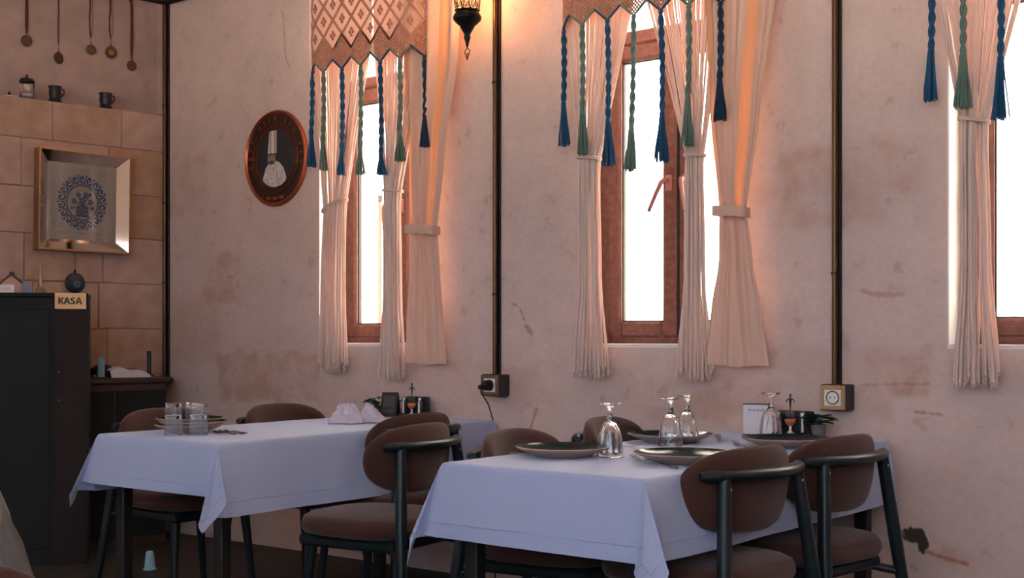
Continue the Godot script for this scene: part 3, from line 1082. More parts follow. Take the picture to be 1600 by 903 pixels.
# ---------------------------------------------------------------- things on the walls
func build_lantern() -> void:
	var o := thing("hanging_lantern", "ornate black metal hanging lantern between the leftmost and middle windows", "lantern", V(2.452, 2.404, 0.2))
	o.scale = Vector3.ONE * 0.76
	var b := MB.new()
	b.lathe([[0.0, 0.082], [0.008, 0.086], [0.009, 0.10], [0.016, 0.125], [0.021, 0.14], [0.017, 0.155], [0.026, 0.172], [0.040, 0.195], [0.046, 0.21], [0.062, 0.222], [0.084, 0.245], [0.087, 0.262], [0.078, 0.280], [0.070, 0.288], [0.069, 0.30], [0.064, 0.30], [0.064, 0.285], [0.0, 0.27]], 28, 1.0)
	for i in 10:
		var th := TAU * i / 10
		b.box(V(cos(th) * 0.068, 0.303, sin(th) * 0.068), V(0.016, 0.012, 0.016), 0.003)
	put(b, "bowl", M.iron, o)
	# open leaf at the tip
	b = MB.new()
	for s in [-1, 1]:
		b.tube([V(0, 0.084, 0), V(s * 0.006, 0.072, 0), V(s * 0.021, 0.058, 0), V(s * 0.017, 0.047, 0), V(s * 0.011, 0.034, 0), V(0, 0.004, 0)], 0.0028, 6)
		b.tube([V(s * 0.017, 0.047, 0), V(s * 0.004, 0.042, 0), V(0, 0.034, 0)], 0.0024, 6)
		b.tube([V(0, 0.034, 0), V(s * 0.006, 0.03, 0), V(0, 0.018, 0)], 0.002, 6)
	b.tube([V(0, 0.1, 0), V(0, 0.08, 0)], 0.004, 8)
	put(b, "finial", M.iron, o)
	# pierced cage above the bowl: overlapping arches
	b = MB.new()
	var H := 0.16
	for i in 10:
		for d in [-1, 1]:
			var q := []
			for j in 13:
				var t := j / 12.0
				var th: float = TAU * (i + d * t * 1.0) / 10
				var r := 0.068 + 0.012 * sin(t * PI)
				q.append(V(cos(th) * r, 0.30 + t * H, sin(th) * r))
			b.tube(q, 0.0026, 5)
		var c := []
		for j in 13:
			var a := TAU * j / 12
			var th := TAU * (i + 0.5) / 10 + cos(a) * 0.24
			c.append(V(cos(th) * 0.074, 0.34 + sin(a) * 0.028, sin(th) * 0.074))
		b.tube(c, 0.0024, 5, false)
	for y in [0.30, 0.46]:
		var c := []
		for j in 25: c.append(V(cos(TAU * j / 24) * 0.069, y, sin(TAU * j / 24) * 0.069))
		b.tube(c, 0.0035, 6, false)
	b.lathe([[0.072, 0.46], [0.05, 0.50], [0.025, 0.53], [0.01, 0.56], [0.0, 0.57]], 20)
	put(b, "cage", M.iron, o)
	b = MB.new()
	for j in 26:
		var y := 0.57 + j * 0.03
		var c := []
		for i in 9:
			var a := TAU * i / 8
			c.append(V(cos(a) * 0.007, y + sin(a) * 0.018, 0) if j % 2 == 0 else V(0, y + sin(a) * 0.018, cos(a) * 0.007))
		b.tube(c, 0.0022, 5, false)
	put(b, "chain", M.iron, o)
	b = MB.new()
	b.tube([V(0, 1.33, 0), V(0, 1.442, 0)], 0.006, 8)
	b.lathe_at(V(0, 1.405, 0), [[0.008, 0.0], [0.04, 0.015], [0.05, 0.036], [0.0, 0.036]], 16)
	put(b, "ceiling_hook", M.iron, o)
	b = MB.new()
	b.ball(V(0, 0.40, 0), V(0.026, 0.036, 0.026), 14, 10)
	put(b, "bulb", M.bulb_glow, o)
	var l := OmniLight3D.new()
	l.name = "lantern_glow"
	l.position = V(0, 0.40, 0)
	l.light_color = Color(1.0, 0.66, 0.40)
	l.light_energy = LANTERN
	l.omni_range = 9.0
	l.omni_attenuation = 2.0
	l.light_size = 0.05
	l.shadow_enabled = true
	o.add_child(l, true)

func build_plaque() -> void:
	var o := thing("wall_plaque", "oval copper plaque with a dark portrait of a chef in a tall white hat", "plaque", V(0.955, 2.111, 0.0))
	var A := 0.245
	var B := 0.262
	var rings := func(prof: Array, n: int) -> Array:
		var rows := []
		for p in prof:
			var a := []
			for i in n:
				var th := TAU * i / n
				a.append(V(cos(th) * A * p[0], sin(th) * B * p[0], p[1]))
			rows.append(a)
		return rows
	var b := MB.new()
	b.grid(rings.call([[1.0, 0.003], [1.0, 0.012], [0.975, 0.022], [0.955, 0.023], [0.935, 0.016], [0.92, 0.012]], 64), true)
	put(b, "rim", M.copper, o)
	b = MB.new()
	b.grid(rings.call([[0.93, 0.012], [0.90, 0.013], [0.72, 0.013], [0.70, 0.010]], 64), true)
	put(b, "letter_band", M.copper_dark, o)
	b = MB.new()
	for q in [0.725, 0.61]:
		b.grid(rings.call([[q + 0.018, 0.012], [q + 0.009, 0.018], [q - 0.009, 0.018], [q - 0.018, 0.010]], 64), true)
	b.grid(rings.call([[0.72, 0.011], [0.62, 0.011]], 64), true)
	for i in 44:
		var th := TAU * i / 44
		b.ball(V(cos(th) * A * 0.667, sin(th) * B * 0.667, 0.012), V(0.007, 0.007, 0.005), 6, 4)
	put(b, "bead_border", M.copper_worn, o)
	# worn raised characters round the band, too small to read
	b = MB.new()
	rng.seed = 8
	for i in 17:
		var th := lerpf(PI * 1.05, -PI * 0.05, i / 16.0)
		var c := V(cos(th) * A * 0.82, sin(th) * B * 0.82, 0.014)
		var up := V(cos(th), sin(th), 0)
		var al := V(sin(th), -cos(th), 0)
		if i in [4, 9, 13]: continue
		b.tube([c - up * 0.012 - al * 0.006, c + up * 0.012 - al * 0.006], 0.0016, 5)
		var e := [c + up * 0.012 - al * 0.006, c + up * 0.010 + al * 0.006, c - al * 0.004, c - up * 0.01 + al * 0.007]
		b.tube(e if rng.randf() > 0.4 else [e[0], e[1], e[2]], 0.0016, 5)
	for q in [[-0.05, -0.815], [0.0, -0.83], [0.05, -0.815]]:
		b.ball(V(q[0], B * q[1], 0.014), V(0.02, 0.009, 0.003), 8, 4)
	put(b, "worn_lettering", M.copper, o)
	b = MB.new()
	var rows := []
	for j in 17:
		var row := []
		for i in 17:
			var u := i / 8.0 - 1.0
			var w := j / 8.0 - 1.0
			var x := u * sqrt(1 - w * w / 2)
			var y := w * sqrt(1 - u * u / 2)
			row.append(V(x * A * 0.605, y * B * 0.605, 0.013))
		rows.append(row)
	b.grid(rows)
	for i in b.v.size():
		b.uv[i] = Vector2(0.5 + b.v[i].x / (A * 1.21), 0.5 - b.v[i].y / (B * 1.21))
	put(b, "portrait", M.portrait, o)
	b = MB.new()
	b.box(V(0, 0, 0.004), V(A * 1.2, B * 1.2, 0.006))
	put(b, "backing", M.copper_dark, o)

func build_frame() -> void:
	var o := thing("picture_frame", "square mirror-edged frame holding white cloth with a round blue motif", "picture frame", lw(0.522, 1.895, 0.0))
	o.basis = Basis(-LD, Vector3.UP, LN) * Basis(Vector3.BACK, -0.014)
	var hw := 0.262
	var hh := 0.277
	var b := MB.new()
	b.box(V(0, 0, 0.012), V(hw * 2 - 0.02, hh * 2 - 0.02, 0.018))
	put(b, "backing", M.cabinet_dark, o)
	# sides and the bevelled mirror strips that slope inwards
	b = MB.new()
	var f0 := 0.003
	var f1 := 0.078
	var cs := [V(-hw, -hh, 0), V(hw, -hh, 0), V(hw, hh, 0), V(-hw, hh, 0)]
	for k in 4:
		var p: Vector3 = cs[k]
		var q: Vector3 = cs[(k + 1) % 4]
		b.poly([p + V(0, 0, f0), q + V(0, 0, f0), q + V(0, 0, f1), p + V(0, 0, f1)], V(0, 0, 0.03))
		var pi := V(p.x * (1 - 0.008 / hw), p.y * (1 - 0.008 / hh), f1)
		var qi := V(q.x * (1 - 0.008 / hw), q.y * (1 - 0.008 / hh), f1)
		b.poly([p + V(0, 0, f1), q + V(0, 0, f1), qi, pi], V(0, 0, -1))
	put(b, "gilt_edge", M.gilt, o)
	for k in 4:
		var p: Vector3 = cs[k]
		var q: Vector3 = cs[(k + 1) % 4]
		var a := 0.008
		var c := 0.064
		b = MB.new()
		b.poly([V(p.x * (1 - a / hw), p.y * (1 - a / hh), f1), V(q.x * (1 - a / hw), q.y * (1 - a / hh), f1), V(q.x * (1 - c / hw), q.y * (1 - c / hh), 0.03), V(p.x * (1 - c / hw), p.y * (1 - c / hh), 0.03)], (p + q) * 0.6 + V(0, 0, -0.2))
		put(b, "mirror_strip", M.mirror, o)
	b = MB.new()
	var iw := hw - 0.062
	var ih := hh - 0.062
	b.grid([[V(-iw, -ih, 0.0295), V(iw, -ih, 0.0295)], [V(-iw, ih, 0.0295), V(iw, ih, 0.0295)]])
	put(b, "embroidered_cloth", M.motif, o)

func build_medals() -> void:
	# along, height of disc, radius, x squash, ribbon style
	var spec := [[0.759, 2.796, 0.030, 1.0, 0, "bronze medal on a dark ribbon, leftmost of the five on the wall"], [0.578, 2.727, 0.034, 0.62, 1, "bronze medal turned sideways on a red ribbon, second from the left of the five"], [0.387, 2.804, 0.029, 1.0, 2, "small bronze medal on a looped red and white ribbon, middle one of the five"], [0.267, 2.808, 0.035, 1.0, 2, "largest medal with a bright gold centre on a looped ribbon"], [0.14, 2.747, 0.030, 0.9, 0, "bronze medal hanging lowest, nearest the corner conduit"]]
	for q in spec:
		var at := lw(q[0], q[1], -0.165)
		var o := thing("medal", q[5], "medal", at, 0, "medals hanging in the wall recess")
		o.basis = Basis(-LD, Vector3.UP, LN) * Basis(Vector3.UP, 0.42 if q[3] < 0.7 else 0.0)
		var r: float = q[2]
		var rows := []
		for p in [[0.0, -0.003], [0.95, -0.003], [1.0, 0.0], [1.0, 0.003], [0.92, 0.006], [0.80, 0.004], [0.62, 0.004], [0.58, 0.006], [0.0, 0.007]]:
			var a := []
			for i in 24: a.append(V(cos(TAU * i / 24) * r * p[0], sin(TAU * i / 24) * r * p[0], p[1]))
			rows.append(a)
		var b := MB.new()
		b.grid(rows, true)
		b.tube([V(0, r - 0.004, 0), V(0, r + 0.012, 0)], 0.003, 6)
		put(b, "disc", M.medal_bronze, o)
		if q[4] == 2 and r > 0.03:
			b = MB.new()
			b.lathe([[0.0, 0.0], [r * 0.55, 0.0], [r * 0.5, 0.003], [0.0, 0.004]], 20)
			b.xf = Transform3D(Basis(Vector3.RIGHT, PI / 2), V(0, 0, 0.006))
			b.v.clear(); b.ix.clear(); b.uv.clear()
			b.lathe([[0.0, 0.0], [r * 0.55, 0.0], [r * 0.5, 0.003], [0.0, 0.004]], 20)
			put(b, "gold_centre", M.medal_gold, o)
		var top: float = 3.14 - q[1]
		for s in [-1, 1]:
			var w: float = 0.010 if q[4] == 2 else 0.005
			var y0 := r + 0.012
			if q[4] > 0: y0 += 0.03
			b = MB.new()
			b.tube([V(0, r + 0.008, 0), V(0, y0, 0)], 0.0015, 5)
			b.tube([V(0, y0, 0), V(s * w * 0.8, y0 + 0.04, 0), V(s * w, y0 + 0.12, 0.001), V(s * w * 0.6, (y0 + top) * 0.55, 0.002), V(s * 0.004, top - 0.04, 0), V(s * 0.006, top, -0.012)], 0.0042, 6, true, 0.3)
			put(b, "ribbon", M.ribbon_red if s < 0 or q[4] == 0 else M.ribbon_white, o)
		b = MB.new()
		b.tube([V(0, top - 0.005, -0.015), V(0, top - 0.005, 0.006)], 0.004, 6)
		put(b, "nail", M.iron, o)

func build_ledge_things() -> void:
	var y := 2.447
	# glass jar with dark lid
	var o := thing("glass_jar", "glass jar with a knobbed dark lid standing on the stone ledge", "jar", lw(0.80, y, -0.05))
	var b := MB.new()
	b.lathe([[0.0, 0.001], [0.036, 0.001], [0.038, 0.006], [0.038, 0.085], [0.036, 0.085], [0.036, 0.008], [0.0, 0.008]], 20)
	put(b, "body", M.clear_glass, o)
	b = MB.new()
	b.lathe([[0.0, 0.088], [0.040, 0.088], [0.041, 0.10], [0.034, 0.112], [0.010, 0.118], [0.006, 0.124], [0.008, 0.132], [0.0, 0.138]], 20)
	put(b, "lid", M.jug_dark, o)
	b = MB.new()
	b.lathe([[0.0, 0.009], [0.030, 0.009], [0.030, 0.028], [0.0, 0.034]], 14)
	put(b, "contents", M.card_white, o)
	# small flat tray with a knob, at the very left
	o = thing("small_dish", "little pale dish with a dark knob at the left end of the ledge", "dish", lw(0.885, y, -0.08))
	b = MB.new()
	b.lathe([[0.0, 0.001], [0.036, 0.001], [0.042, 0.010], [0.038, 0.012], [0.0, 0.008]], 18)
	put(b, "dish", M.card_white, o)
	b = MB.new()
	b.lathe([[0.0, 0.009], [0.006, 0.009], [0.008, 0.026], [0.004, 0.036], [0.0, 0.038]], 12)
	put(b, "knob", M.jug_dark, o)
	# two small dark jugs
	var prof := [[0.0, 0.0], [0.036, 0.0], [0.038, 0.008], [0.031, 0.022], [0.030, 0.032], [0.034, 0.050], [0.0345, 0.062], [0.031, 0.076], [0.036, 0.088], [0.038, 0.094], [0.035, 0.094], [0.029, 0.078], [0.030, 0.05], [0.0, 0.03]]
	for k in 2:
		o = thing("small_jug", ["squat dark metal cup on the ledge next to the glass jar", "dark metal cup with a curved handle on the ledge near the corner"][k], "cup", lw([0.643, 0.349][k], y, -0.055), 0, "dark cups on the stone ledge")
		b = MB.new()
		b.lathe(prof, 22)
		put(b, "body", M.jug_dark, o)
		b = MB.new()
		var d := (-LD).normalized()
		b.tube([d * 0.033 + V(0, 0.084, 0), d * 0.050 + V(0, 0.080, 0), d * 0.053 + V(0, 0.06, 0), d * 0.032 + V(0, 0.036, 0)], 0.0045, 7)
		put(b, "handle", M.jug_dark, o)

# ---------------------------------------------------------------- cash desk corner
func build_desk_corner() -> void:
	# tall dark desk front that faces the viewer
	var yaw := 0.93
	var C := V(0.255, 0, 1.067)
	var B := Basis(Vector3.UP, yaw)
	var H := 1.362
	var o := thing("cash_desk", "tall dark wooden cash desk in the left corner, carrying the tan sign", "desk", C, yaw)
	var b := MB.new()
	b.box(V(-0.02, H / 2 - 0.01, 0.0), V(0.66, H - 0.02, 0.28), 0.004)
	put(b, "body", M.cabinet_dark, o)
	b = MB.new()
	b.box(V(0.231, H / 2 - 0.01, 0.142), V(0.166, H - 0.022, 0.016), 0.003)
	put(b, "side_panel", M.cabinet_side, o)
	b = MB.new()
	b.box(V(-0.02, H - 0.01, 0.005), V(0.665, 0.02, 0.30), 0.003)
	put(b, "top_board", M.cabinet_dark, o)
	b = MB.new()
	b.box(V(-0.10, H * 0.5, 0.142), V(0.46, H - 0.16, 0.01), 0.003)
	put(b, "front_panel", M.cabinet_dark, o)
	for y in [0.966, 0.825]:
		b = MB.new()
		b.ball(V(0.174, y, 0.151), V(0.003, 0.003, 0.002), 8, 5)
		put(b, "screw", M.screw, o)
	# sign
	var sg := thing("cash_sign", "tan sign with the black word KASA at the top of the dark cash desk", "sign", C + B * V(0.229, H - 0.040, 0.156), yaw)
	b = MB.new()
	b.box(V(0, 0, 0), V(0.149, 0.08, 0.007), 0.001)
	put(b, "board", M.sign_tan, sg)
	var f := SystemFont.new()
	f.font_names = PackedStringArray(["Droid Sans"])
	f.font_weight = 700
	var tm := TextMesh.new()
	tm.text = "KASA"
	tm.font = f
	tm.font_size = 32
	tm.pixel_size = 0.00148
	tm.depth = 0.003
	put_mesh(tm, "lettering", M.print_black, sg, Transform3D(Basis.from_scale(V(1.0, 1.0, 1.0)), V(-0.003, 0.0, 0.0045)))
	# little house on top
	var h := thing("model_house", "little pink model house with a dark tiled roof on the cash desk", "ornament", C + B * V(-0.062, H, -0.01), yaw)
	b = MB.new()
	var w := 0.047
	var e := 0.052
	var ap := 0.098
	b.poly([V(-w, 0, 0.04), V(w, 0, 0.04), V(w, e, 0.04), V(0, ap - 0.008, 0.04), V(-w, e, 0.04)], V(0, 0.04, 0))
	b.poly([V(-w, 0, -0.05), V(w, 0, -0.05), V(w, e, -0.05), V(0, ap - 0.008, -0.05), V(-w, e, -0.05)], V(0, 0.04, 0))
	for s in [-1, 1]: b.poly([V(s * w, 0, -0.05), V(s * w, 0, 0.04), V(s * w, e, 0.04), V(s * w, e, -0.05)], V(0, 0.03, 0))
	put(b, "walls", M.house_wall, h)
	for s in [-1, 1]:
		b = MB.new()
		var d := V(s * 0.066, 0.044, 0)
		var t := V(0, ap + 0.004, 0)
		var z0 := -0.06
		var z1 := 0.05
		var up := V(s * 0.5, 0.8, 0).normalized() * 0.008
		var q := [t + V(0, 0, z0), t + V(0, 0, z1), d + V(0, 0, z1), d + V(0, 0, z0)]
		var q2 := []
		for p in q: q2.append(p - up)
		var mid := (t + d) / 2 - up / 2
		b.poly(q, mid)
		b.poly(q2, mid)
		for k in 4: b.poly([q[k], q[(k + 1) % 4], q2[(k + 1) % 4], q2[k]], mid)
		put(b, "roof", M.tile_roof, h)
	b = MB.new()
	b.box(V(0, ap + 0.006, -0.005), V(0.016, 0.01, 0.112), 0.003)
	put(b, "ridge", M.tile_roof, h)
	var cd := thing("place_card", "white card with faint writing leaning in front of the model house", "card", C + B * V(-0.083, H, 0.075), yaw)
	b = MB.new()
	b.xf = Transform3D(Basis(Vector3.RIGHT, -0.12), Vector3.ZERO)
	b.box(V(0, 0.021, 0.0), V(0.08, 0.042, 0.003), 0.001)
	put(b, "card", M.card_white, cd)
	b = MB.new()
	b.xf = Transform3D(Basis(Vector3.RIGHT, -0.12), Vector3.ZERO)
	for j in 3:
		var q := []
		for i in 14: q.append(V(-0.022 + i * 0.0033, 0.030 - j * 0.007 + 0.0015 * sin(i * 2.1 + j), 0.0018))
		b.tube(q, 0.0007, 4)
	put(b, "print", M.card_ink, cd)
	cd = thing("place_card", "blue grey card standing between the model house and the metal figurine", "card", C + B * V(0.012, H, 0.06), yaw + 0.25)
	b = MB.new()
	b.xf = Transform3D(Basis(Vector3.RIGHT, -0.12), Vector3.ZERO)
	b.box(V(0, 0.026, 0), V(0.052, 0.052, 0.003), 0.001)
	put(b, "card", M.card_blue, cd)
	b = MB.new()
	b.xf = Transform3D(Basis(Vector3.RIGHT, -0.12), Vector3.ZERO)
	for j in 3:
		var q := []
		for i in 12: q.append(V(-0.016 + i * 0.003, 0.036 - j * 0.009 + 0.003 * sin(i * 1.7 + j * 2), 0.0018))
		b.tube(q, 0.0008, 4)
	put(b, "print", M.card_ink, cd)
	# metal dervish-like cone
	var fg := thing("metal_figurine", "shiny metal figurine with a thin spire and wide round foot on the cash desk", "figurine", C + B * V(0.075, H, 0.02), yaw)
	b = MB.new()
	b.lathe([[0.0, 0.0], [0.036, 0.0], [0.036, 0.004], [0.028, 0.008], [0.026, 0.018], [0.014, 0.03], [0.012, 0.04], [0.007, 0.05], [0.010, 0.056], [0.0065, 0.07], [0.008, 0.076], [0.005, 0.095], [0.003, 0.12], [0.002, 0.142], [0.0, 0.144]], 18)
	put(b, "body", M.pewter, fg)
	# evil eye bead on a string from the frame
	var ey := thing("eye_bead", "large dark blue glass eye bead hung on a string below the frame", "ornament", lw(0.557, 1.444, 0.012))
	ey.basis = Basis(-LD, Vector3.UP, LN)
	b = MB.new()
	b.xf = Transform3D(Basis(Vector3.RIGHT, PI / 2), Vector3.ZERO)
	b.lathe([[0.0, -0.009], [0.05, -0.009], [0.057, -0.003], [0.057, 0.003], [0.05, 0.008], [0.0, 0.010]], 32)
	put(b, "disc", M.eye_navy, ey)
	b = MB.new()
	b.xf = Transform3D(Basis(Vector3.RIGHT, PI / 2), V(0.009, -0.006, 0.009))
	b.lathe([[0.013, 0.0], [0.019, 0.0], [0.019, 0.002], [0.013, 0.002]], 24)
	put(b, "eye_ring", M.eye_ring, ey)
	b = MB.new()
	b.tube([V(0, 0.055, 0), V(0.002, 0.10, 0.0), V(0, 0.17, 0.0)], 0.0016, 5)
	b.ball(V(0, 0.066, 0), V(0.008, 0.009, 0.008), 8, 6)
	put(b, "string", M.iron, ey)
	# lower counter along the stone wall
	var ct := thing("side_counter", "low dark counter between the cash desk and the room corner", "counter")
	b = lmb()
	b.box(V(-0.49, 0.445, 0.195), V(0.60, 0.89, 0.36), 0.004)
	put(b, "body", M.counter_brown, ct)
	b = lmb()
	b.box(V(-0.485, 0.905, 0.20), V(0.63, 0.03, 0.39), 0.006)
	put(b, "worktop", M.counter_brown, ct)
	for k in 2:
		b = lmb()
		b.box(V(-0.34 - k * 0.295, 0.45, 0.378), V(0.285, 0.80, 0.012), 0.004)
		put(b, "door", M.cabinet_dark, ct)
	var Y := 0.92
	var t := thing("folded_cloth", "white and black folded cloth lying on the low counter", "cloth", lw(0.40, Y, 0.22))
	t.basis = Basis(-LD, Vector3.UP, LN)
	for k in 2:
		b = MB.new()
		var rows := []
		for j in 9:
			var row := []
			for i in 25:
				var u := i / 24.0
				var z := (j / 8.0 - 0.5) * 0.14
				var x := -0.15 + u * 0.30
				var hgt := (0.072 + 0.012 * sin(u * 9)) * pow(sin(PI * clampf(u * 0.86 + 0.14, 0, 1)), 0.5) * (1.0 - 0.35 * u)
				row.append(V(x, hgt * sqrt(maxf(0.0, 1.0 - pow(j / 4.0 - 1, 4))) + (0.001 if k == 0 else -0.007), z) if k == 0 else V(x * 0.80 + 0.03, hgt * 0.86 * sqrt(maxf(0.0, 1.0 - pow(j / 4.0 - 1, 4))) + 0.001, z + 0.05))
			rows.append(row)
		b.grid(rows)
		put(b, "black_cloth" if k == 0 else "white_cloth", M.box_black if k == 0 else M.linen_white, t)
	t = thing("price_card", "pale blue card standing upright on the low counter against the cash desk", "card", lw(0.535, Y, 0.31))
	t.basis = Basis(Vector3.UP, 0.65)
	b = MB.new()
	b.box(V(0, 0.058, 0), V(0.036, 0.116, 0.004), 0.001)
	put(b, "card", M.pale_blue, t)
	b = MB.new()
	b.box(V(0, 0.003, -0.008), V(0.04, 0.006, 0.03), 0.002)
	put(b, "foot", M.box_black, t)
	t = thing("card_terminal", "dark wedge-shaped card terminal behind the pale blue card", "terminal", lw(0.605, Y, 0.13))
	t.basis = Basis(Vector3.UP, 0.65)
	b = MB.new()
	for z in [-0.05, 0.05]: b.poly([V(-0.08, 0, z), V(0.09, 0, z), V(0.03, 0.07, z), V(-0.02, 0.165, z), V(-0.08, 0.17, z)], V(-0.02, 0.05, 0))
	var pr := [V(-0.08, 0, 0), V(0.09, 0, 0), V(0.03, 0.07, 0), V(-0.02, 0.165, 0), V(-0.08, 0.17, 0)]
	for k in 5:
		var d := V(0, 0, 0.05)
		b.poly([pr[k] - d, pr[(k + 1) % 5] - d, pr[(k + 1) % 5] + d, pr[k] + d], V(-0.02, 0.05, 0))
	put(b, "body", M.jug_dark, t)
	b = MB.new()
	b.xf = Transform3D(Basis(Vector3.BACK, -1.05), V(0.012, 0.118, 0))
	b.box(V(0, 0, 0), V(0.06, 0.004, 0.07), 0.001)
	put(b, "screen", M.eye_navy, t)
	t = thing("wooden_tongs", "pair of pale wooden tongs lying beside the folded cloth on the counter", "tongs", lw(0.50, Y, 0.24))
	t.basis = Basis(-LD, Vector3.UP, LN)
	for k in 2:
		b = MB.new()
		b.tube([V(-0.05, 0.008, k * 0.02), V(0.0, 0.012 + k * 0.016, k * 0.01), V(0.05, 0.008 + k * 0.022, 0)], 0.007, 7)
		put(b, "arm", M.house_wall, t)
	t = thing("table_stand", "slim dark stand with a round foot upright near the corner end of the counter", "stand", lw(0.215, Y, 0.22))
	b = MB.new()
	b.lathe([[0.0, 0.0], [0.035, 0.0], [0.035, 0.006], [0.012, 0.012], [0.012, 0.13], [0.014, 0.14], [0.0, 0.145]], 16)
	put(b, "post", M.jug_dark, t)

# ---------------------------------------------------------------- tables, cloths, chairs
# cloth over a table top w x d whose near left corner is the origin; hangs: left, right, back, front
func tablecloth(label: String, at: Vector3, w: float, d: float, hl: float, hr: float, hb: float, hf: float, tilts: Array, sd: int, turn := 0.0) -> void:
	var nz := noise(sd, 1.0, 3)
	var axis := func(h0: float, h1: float, L: float, n: int) -> Array:
		var a := []
		for i in 16: a.append(-h0 * pow(1.0 - i / 16.0, 1.6))
		for i in n + 1: a.append(L * i / n)
		for i in range(1, 17): a.append(L + h1 * pow(i / 16.0, 1.6))
		return a
	var A: Array = axis.call(hl, hr, w, 30)
	var D: Array = axis.call(hb, hf, d, 60)
	var rows := []
	for zz in D:
		var row := []
		for xx in A:
			var bx := clampf(xx, 0, w)
			var bz := clampf(zz, 0, d)
			var ox: float = absf(xx - bx)
			var oz: float = absf(zz - bz)
			var sx := signf(xx - bx)
			var sz := signf(zz - bz)
			var r := sqrt(ox * ox + oz * oz)
			var wr := nz.get_noise_2d(xx * 3, zz * 3)
			if r < 1e-6:
				row.append(V(bx, 0.0016 * wr, bz))
				continue
			var ph := atan2(oz, ox)
			var along: float = bz if ox > oz else bx
			var tside: float = (tilts[0] if sx < 0 else tilts[1]) if ox > oz else (tilts[2] if sz < 0 else tilts[3])
			var t0 := tside + 0.09 * nz.get_noise_2d(along * 2.6 + 17, sd) + 0.03 * sin(along * 9 + sd)
			var corner := sin(2 * ph) if (ox > 0 and oz > 0) else 0.0
			var back: bool = sz < 0
			var tilt := lerpf(t0, 0.33 if not back else 0.10, pow(corner, 0.8))
			var roll := 0.012 * (1.0 - exp(-r / 0.010))
			var outw := roll + maxf(0.0, r - roll) * sin(tilt)
			var drop := (r - roll * 0.75) * cos(tilt)
			var az := ph
			var dir := Vector2(sx * cos(az) if ox > 0 else 0.0, sz * sin(az) if oz > 0 else 0.0).normalized()
			var p := V(bx + dir.x * outw, 0, bz + dir.y * outw)
			if corner > 0 and not back:
				var tg := Vector2(-dir.y, dir.x) * signf(sx * sz)
				var q := 0.30 * sin(4 * ph) * r
				p += V(tg.x * q, 0, tg.y * q)
				drop -= 0.05 * r * absf(sin(4 * ph))
			p.y = -maxf(drop, 0.0)
			row.append(p)
		rows.append(row)
	var b := MB.new()
	rows.reverse()
	b.grid(rows)
	var o := thing("tablecloth", label, "tablecloth", at, turn)
	put(b, "cloth", M.tablecloth, o)
	# sewn hem along the lower edge
	b = MB.new()
	var edge := []
	var last: int = rows.size() - 1
	for i in A.size(): edge.append(rows[0][i])
	for j in range(1, rows.size()): edge.append(rows[j][A.size() - 1])
	for i in range(A.size() - 2, -1, -1): edge.append(rows[last][i])
	for j in range(last - 1, 0, -1): edge.append(rows[j][0])
	edge.append(edge[0])
	b.tube(edge, 0.0016, 5, false)
	put(b, "hem", M.tablecloth, o)
	b = MB.new()
	edge = []
	var iw := 2
	for i in range(iw, A.size() - iw): edge.append(rows[iw][i] + V(0, 0, 0.0012))
	for j in range(iw + 1, rows.size() - iw): edge.append(rows[j][A.size() - 1 - iw] + V(0.0012, 0, 0))
	b.tube(edge, 0.0013, 5, false)
	put(b, "seam", M.tablecloth, o)

func table(label: String, at: Vector3, w: float, d: float, turn := 0.0) -> void:
	var o := thing("dining_table", label, "table", at, turn, "dining tables under cloths")
	var b := MB.new()
	b.box(V(w / 2, 0.732, d / 2), V(w - 0.004, 0.036, d - 0.004), 0.006)
	put(b, "tabletop", M.table_wood, o)
	for sx in [0.06, w - 0.06]:
		for sz in [0.07, d - 0.07]:
			b = MB.new()
			b.box(V(sx, 0.357, sz), V(0.05, 0.714, 0.05), 0.005)
			put(b, "leg", M.table_wood, o)
	b = MB.new()
	for sz in [0.07, d - 0.07]: b.box(V(w / 2, 0.68, sz), V(w - 0.17, 0.06, 0.022))
	for sx in [0.06, w - 0.06]: b.box(V(sx, 0.68, d / 2), V(0.022, 0.06, d - 0.19))
	put(b, "apron", M.table_wood, o)

